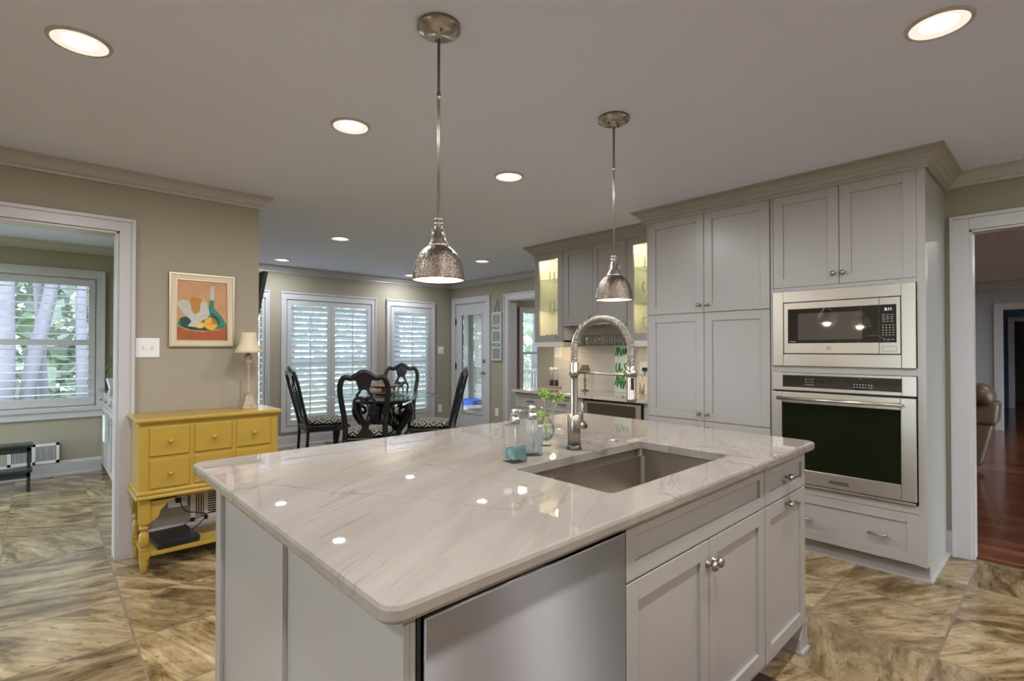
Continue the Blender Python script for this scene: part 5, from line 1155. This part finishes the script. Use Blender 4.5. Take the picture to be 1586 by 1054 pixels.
MB().box(-0.24, 0.225, 0.02, 0.24, 0.385, 0.41).build('upper_step', M['stool'], ss, bevel=0.003)
MB().box(-0.24, 0.225, -0.17, 0.03, 0.175, 0.20).build('lower_step', M['stool'], ss, bevel=0.003)
for sx in (-0.215, 0.185):
    m = MB(); m.box(sx, sx+0.025, -0.16, -0.135, 0, 0.175); m.box(sx, sx+0.025, 0.20, 0.225, 0, 0.385); m.box(sx, sx+0.025, 0.02, 0.045, 0.0, 0.385); m.box(sx, sx+0.025, -0.16, 0.22, 0.135, 0.175); m.box(sx, sx+0.025, 0.02, 0.22, 0.345, 0.385); m.build('side_frame', M['stool'], ss)
for a in ((-0.19, 0.185, 0.03, 0.045, 0.335, 0.385), (-0.19, 0.185, -0.155, -0.14, 0.125, 0.175)): MB().box(*a).build('apron', M['stool'], ss)

# ------------------------------------------------------------------ living room things
sf = thing('leather_sofa', 'tan leather recliner sofa just beyond the right-hand opening', 'sofa', (7.4, 1.16, 0))
m = MB(); m.box(-0.9, 0.15, -0.42, 0.9, 0.08, 0.44); m.build('seat_base', M['leather'], sf, bevel=0.05)
def pad(x0, x1, y0, y1, z0, z1, name, lean=0.0, yt=0.0, bv=0.08):
    b = [(x0, y0, z0), (x1, y0, z0), (x1, y1, z0), (x0, y1, z0)]; t = [(x+lean, y+(yt if y == y0 else 0), z1) for x, y, z in b]
    mb = MB(); mb.hexa(b, t); o = mb.build(name, M['leather'], sf, bevel=bv); o.modifiers[0].segments = 5
    for p_ in o.data.polygons: p_.use_smooth = True
    return o
pad(0.10, 0.46, -0.50, 0.9, 0.06, 0.56, 'back_lower', 0.10, -0.10, 0.04); pad(0.16, 0.56, -0.62, 0.9, 0.50, 0.76, 'back_middle', 0.05, -0.02, 0.05); pad(0.12, 0.60, -0.62, 0.9, 0.71, 0.95, 'headrest', 0.0, 0.05, 0.11)
pad(-0.85, 0.05, -0.46, -0.24, 0.08, 0.62, 'armrest')
lp = thing('living_room_picture', 'slim wood-framed picture on the far living room wall', 'picture frame', (11.65, 1.56, 1.50))
MB().box(-0.03, -0.002, -0.44, 0.34, -0.27, 0.27).build('picture_frame', M['basket2'], lp, bevel=0.003)
rg = MB(); rg.box(-0.30, 0.30, -0.44, 0.47, 0.0005, 0.010); 
rg2 = MB(); rg2.slab([(1.20, 0.10), (2.18, 0.10), (2.18, 0.872), (1.20, 0.872)], 0.0005, 0.010)
tag(rg2.build('kitchen_rug', M['red'], bevel=0.003), 'dark red kitchen rug on the tile in front of the island doors', 'rug')

# ------------------------------------------------------------------ outside
struct(MB().box(-40, 60, 7.5, 60, -0.50, -0.45).build('ground', M['grass']))
struct(MB().box(9.2, 60, -40, 7.5, -0.50, -0.45).build('ground', M['grass']))
struct(MB().box(-60, -3.2, -60, 7.5, -0.50, -0.45).build('ground', M['grass']))
struct(MB().box(-3.2, 4.4, -60, -3.2, -0.50, -0.45).build('ground', M['grass']))
struct(MB().box(4.4, 60, -60, -6.5, -0.50, -0.45).build('ground', M['grass']))
def tree(x, y, r, lean, label, sd):
    rnd = random.Random(sd); t = thing('pine_tree', label, 'tree', (x, y, -0.45), group='trees outside the windows')
    h = 11; pts = [(lean*z/h*1.0+rnd.uniform(-0.03, 0.03), rnd.uniform(-0.03, 0.03), z) for z in [h*i/8 for i in range(9)]]
    MB().tube(pts, [r*(1.15-0.6*i/8) for i in range(9)], 12).build('trunk', M['bark'], t)
    m = MB()
    for k in range(7):
        z = rnd.uniform(4, 10); a = rnd.uniform(0, 6.28); c = Vector((lean*z/h+math.cos(a)*1.2, math.sin(a)*1.2, z)); leaf_cluster(m, tuple(c), 1.0, 60, 0.22, sd*10+k)
    m.build('foliage', M['wleaf'], t); return t
for k, (x, y, r, ln_, lb) in enumerate(((-0.48, 14, 0.115, 0.0, 'thick grey pine trunk at the left edge of the far left window'), (-0.30, 14.2, 0.115, 1.6, 'leaning grey pine trunk in the middle of the far left window'), (0.10, 14.5, 0.08, -0.5, 'slim grey pine trunk right of the leaning one, far left window'), (0.65, 14, 0.09, 0.0, 'grey pine trunk at the right edge of the far left window'))):
    tree(x, y, r, ln_, lb, k+1)
for k, (x, y) in enumerate(((-2.2, 17), (0.9, 19), (3.5, 15), (6.0, 17), (8.0, 14), (9.5, 18), (12.5, 15), (13.5, 12.5), (16, 16), (19, 14))):
    tree(x, y, 0.13, 0.3*(k % 3-1), 'one of the trees in the yard behind the house', 40+k)
lf = MB(); rnd = random.Random(11)
lf.use(M['wleaf']); lf.use(M['wleaf2'])
for k in range(21000):
    if k >= 15000: x = rnd.uniform(-5, 4); y = rnd.uniform(16.5, 22)
    elif k % 3: x = rnd.uniform(-12, 34); y = rnd.uniform(19, 27)
    else: x = rnd.uniform(18, 26); y = rnd.uniform(2, 24)
    z = -0.45+9*rnd.random()**1.1; s_ = rnd.uniform(0.12, 0.34); u = Vector((rnd.gauss(0, 1), rnd.gauss(0, 1), rnd.gauss(0, 1))).normalized(); w = u.cross(Vector((rnd.gauss(0, 1), rnd.gauss(0, 1), 1))).normalized(); p = Vector((x, y, z))
    lf.cur = rnd.choice((0, 1, 1)); lf.add([p-u*s_, p-w*s_*0.6, p+u*s_, p+w*s_*0.6], [(0, 1, 2, 3)])
tag(lf.build('woodland_foliage', norm=False), 'mass of bright green leaves of the woods behind the house', 'foliage', kind='stuff')
# porch
struct(MB().box(5.39, 10.5, 6.1, 13.0, -0.2, -0.12).build('porch_floor', M['deck']))
struct(MB().box(5.39, 10.6, 6.1, 13.0, 2.42, 2.5).build('porch_ceiling', M['trim']))
for x, y, lb in ((7.75, 10.0, 'white square porch post seen through the glazed door'), (10.3, 12.8, 'far white square porch post at the corner of the deck'), (8.9, 12.8, 'white porch post on the far side of the deck')):
    tag(MB().box(x-0.09, x+0.09, y-0.09, y+0.09, -0.12, 2.42).build('porch_post', M['trim']), lb, 'post', 'porch posts')
rl = thing('porch_railing', 'white balustrade railing around the porch deck', 'railing', (0, 0, 0))
m = MB(); m.box(6.2, 10.4, 12.78, 12.84, 0.72, 0.78); m.box(6.2, 10.4, 12.78, 12.84, -0.02, 0.04); m.box(10.3, 10.36, 6.3, 12.8, 0.72, 0.78); m.box(10.3, 10.36, 6.3, 12.8, -0.02, 0.04); m.build('rails', M['trim'], rl)
m = MB()
for k in range(38): x = 6.25+k*0.11; m.box(x, x+0.03, 12.79, 12.82, 0, 0.74)
for k in range(58): y = 6.35+k*0.11; m.box(10.31, 10.34, y, y+0.03, 0, 0.74)
m.build('balusters', M['trim'], rl)
pcx = thing('patio_chair', 'white patio chair with a bright blue cushion on the porch', 'chair', (6.35, 8.0, -0.12))
m = MB(); m.box(-0.28, 0.28, -0.28, 0.28, 0.28, 0.33)
for a in (-0.26, 0.23):
    for b in (-0.26, 0.23): m.box(a, a+0.03, b, b+0.03, 0, 0.3)
m.box(0.25, 0.28, -0.28, 0.28, 0.33, 0.75); m.build('frame', M['trim'], pcx); MB().box(-0.25, 0.24, -0.26, 0.26, 0.335, 0.47).build('cushion', M['blue'], pcx, bevel=0.03)
ptb = thing('patio_table', 'low white patio table beside the blue cushioned chair', 'table', (5.95, 7.55, -0.12))
m = MB(); m.box(-0.3, 0.3, -0.25, 0.25, 0.36, 0.39)
for a in (-0.28, 0.25):
    for b in (-0.23, 0.2): m.box(a, a+0.03, b, b+0.03, 0, 0.36)
m.build('table_frame', M['trim'], ptb)
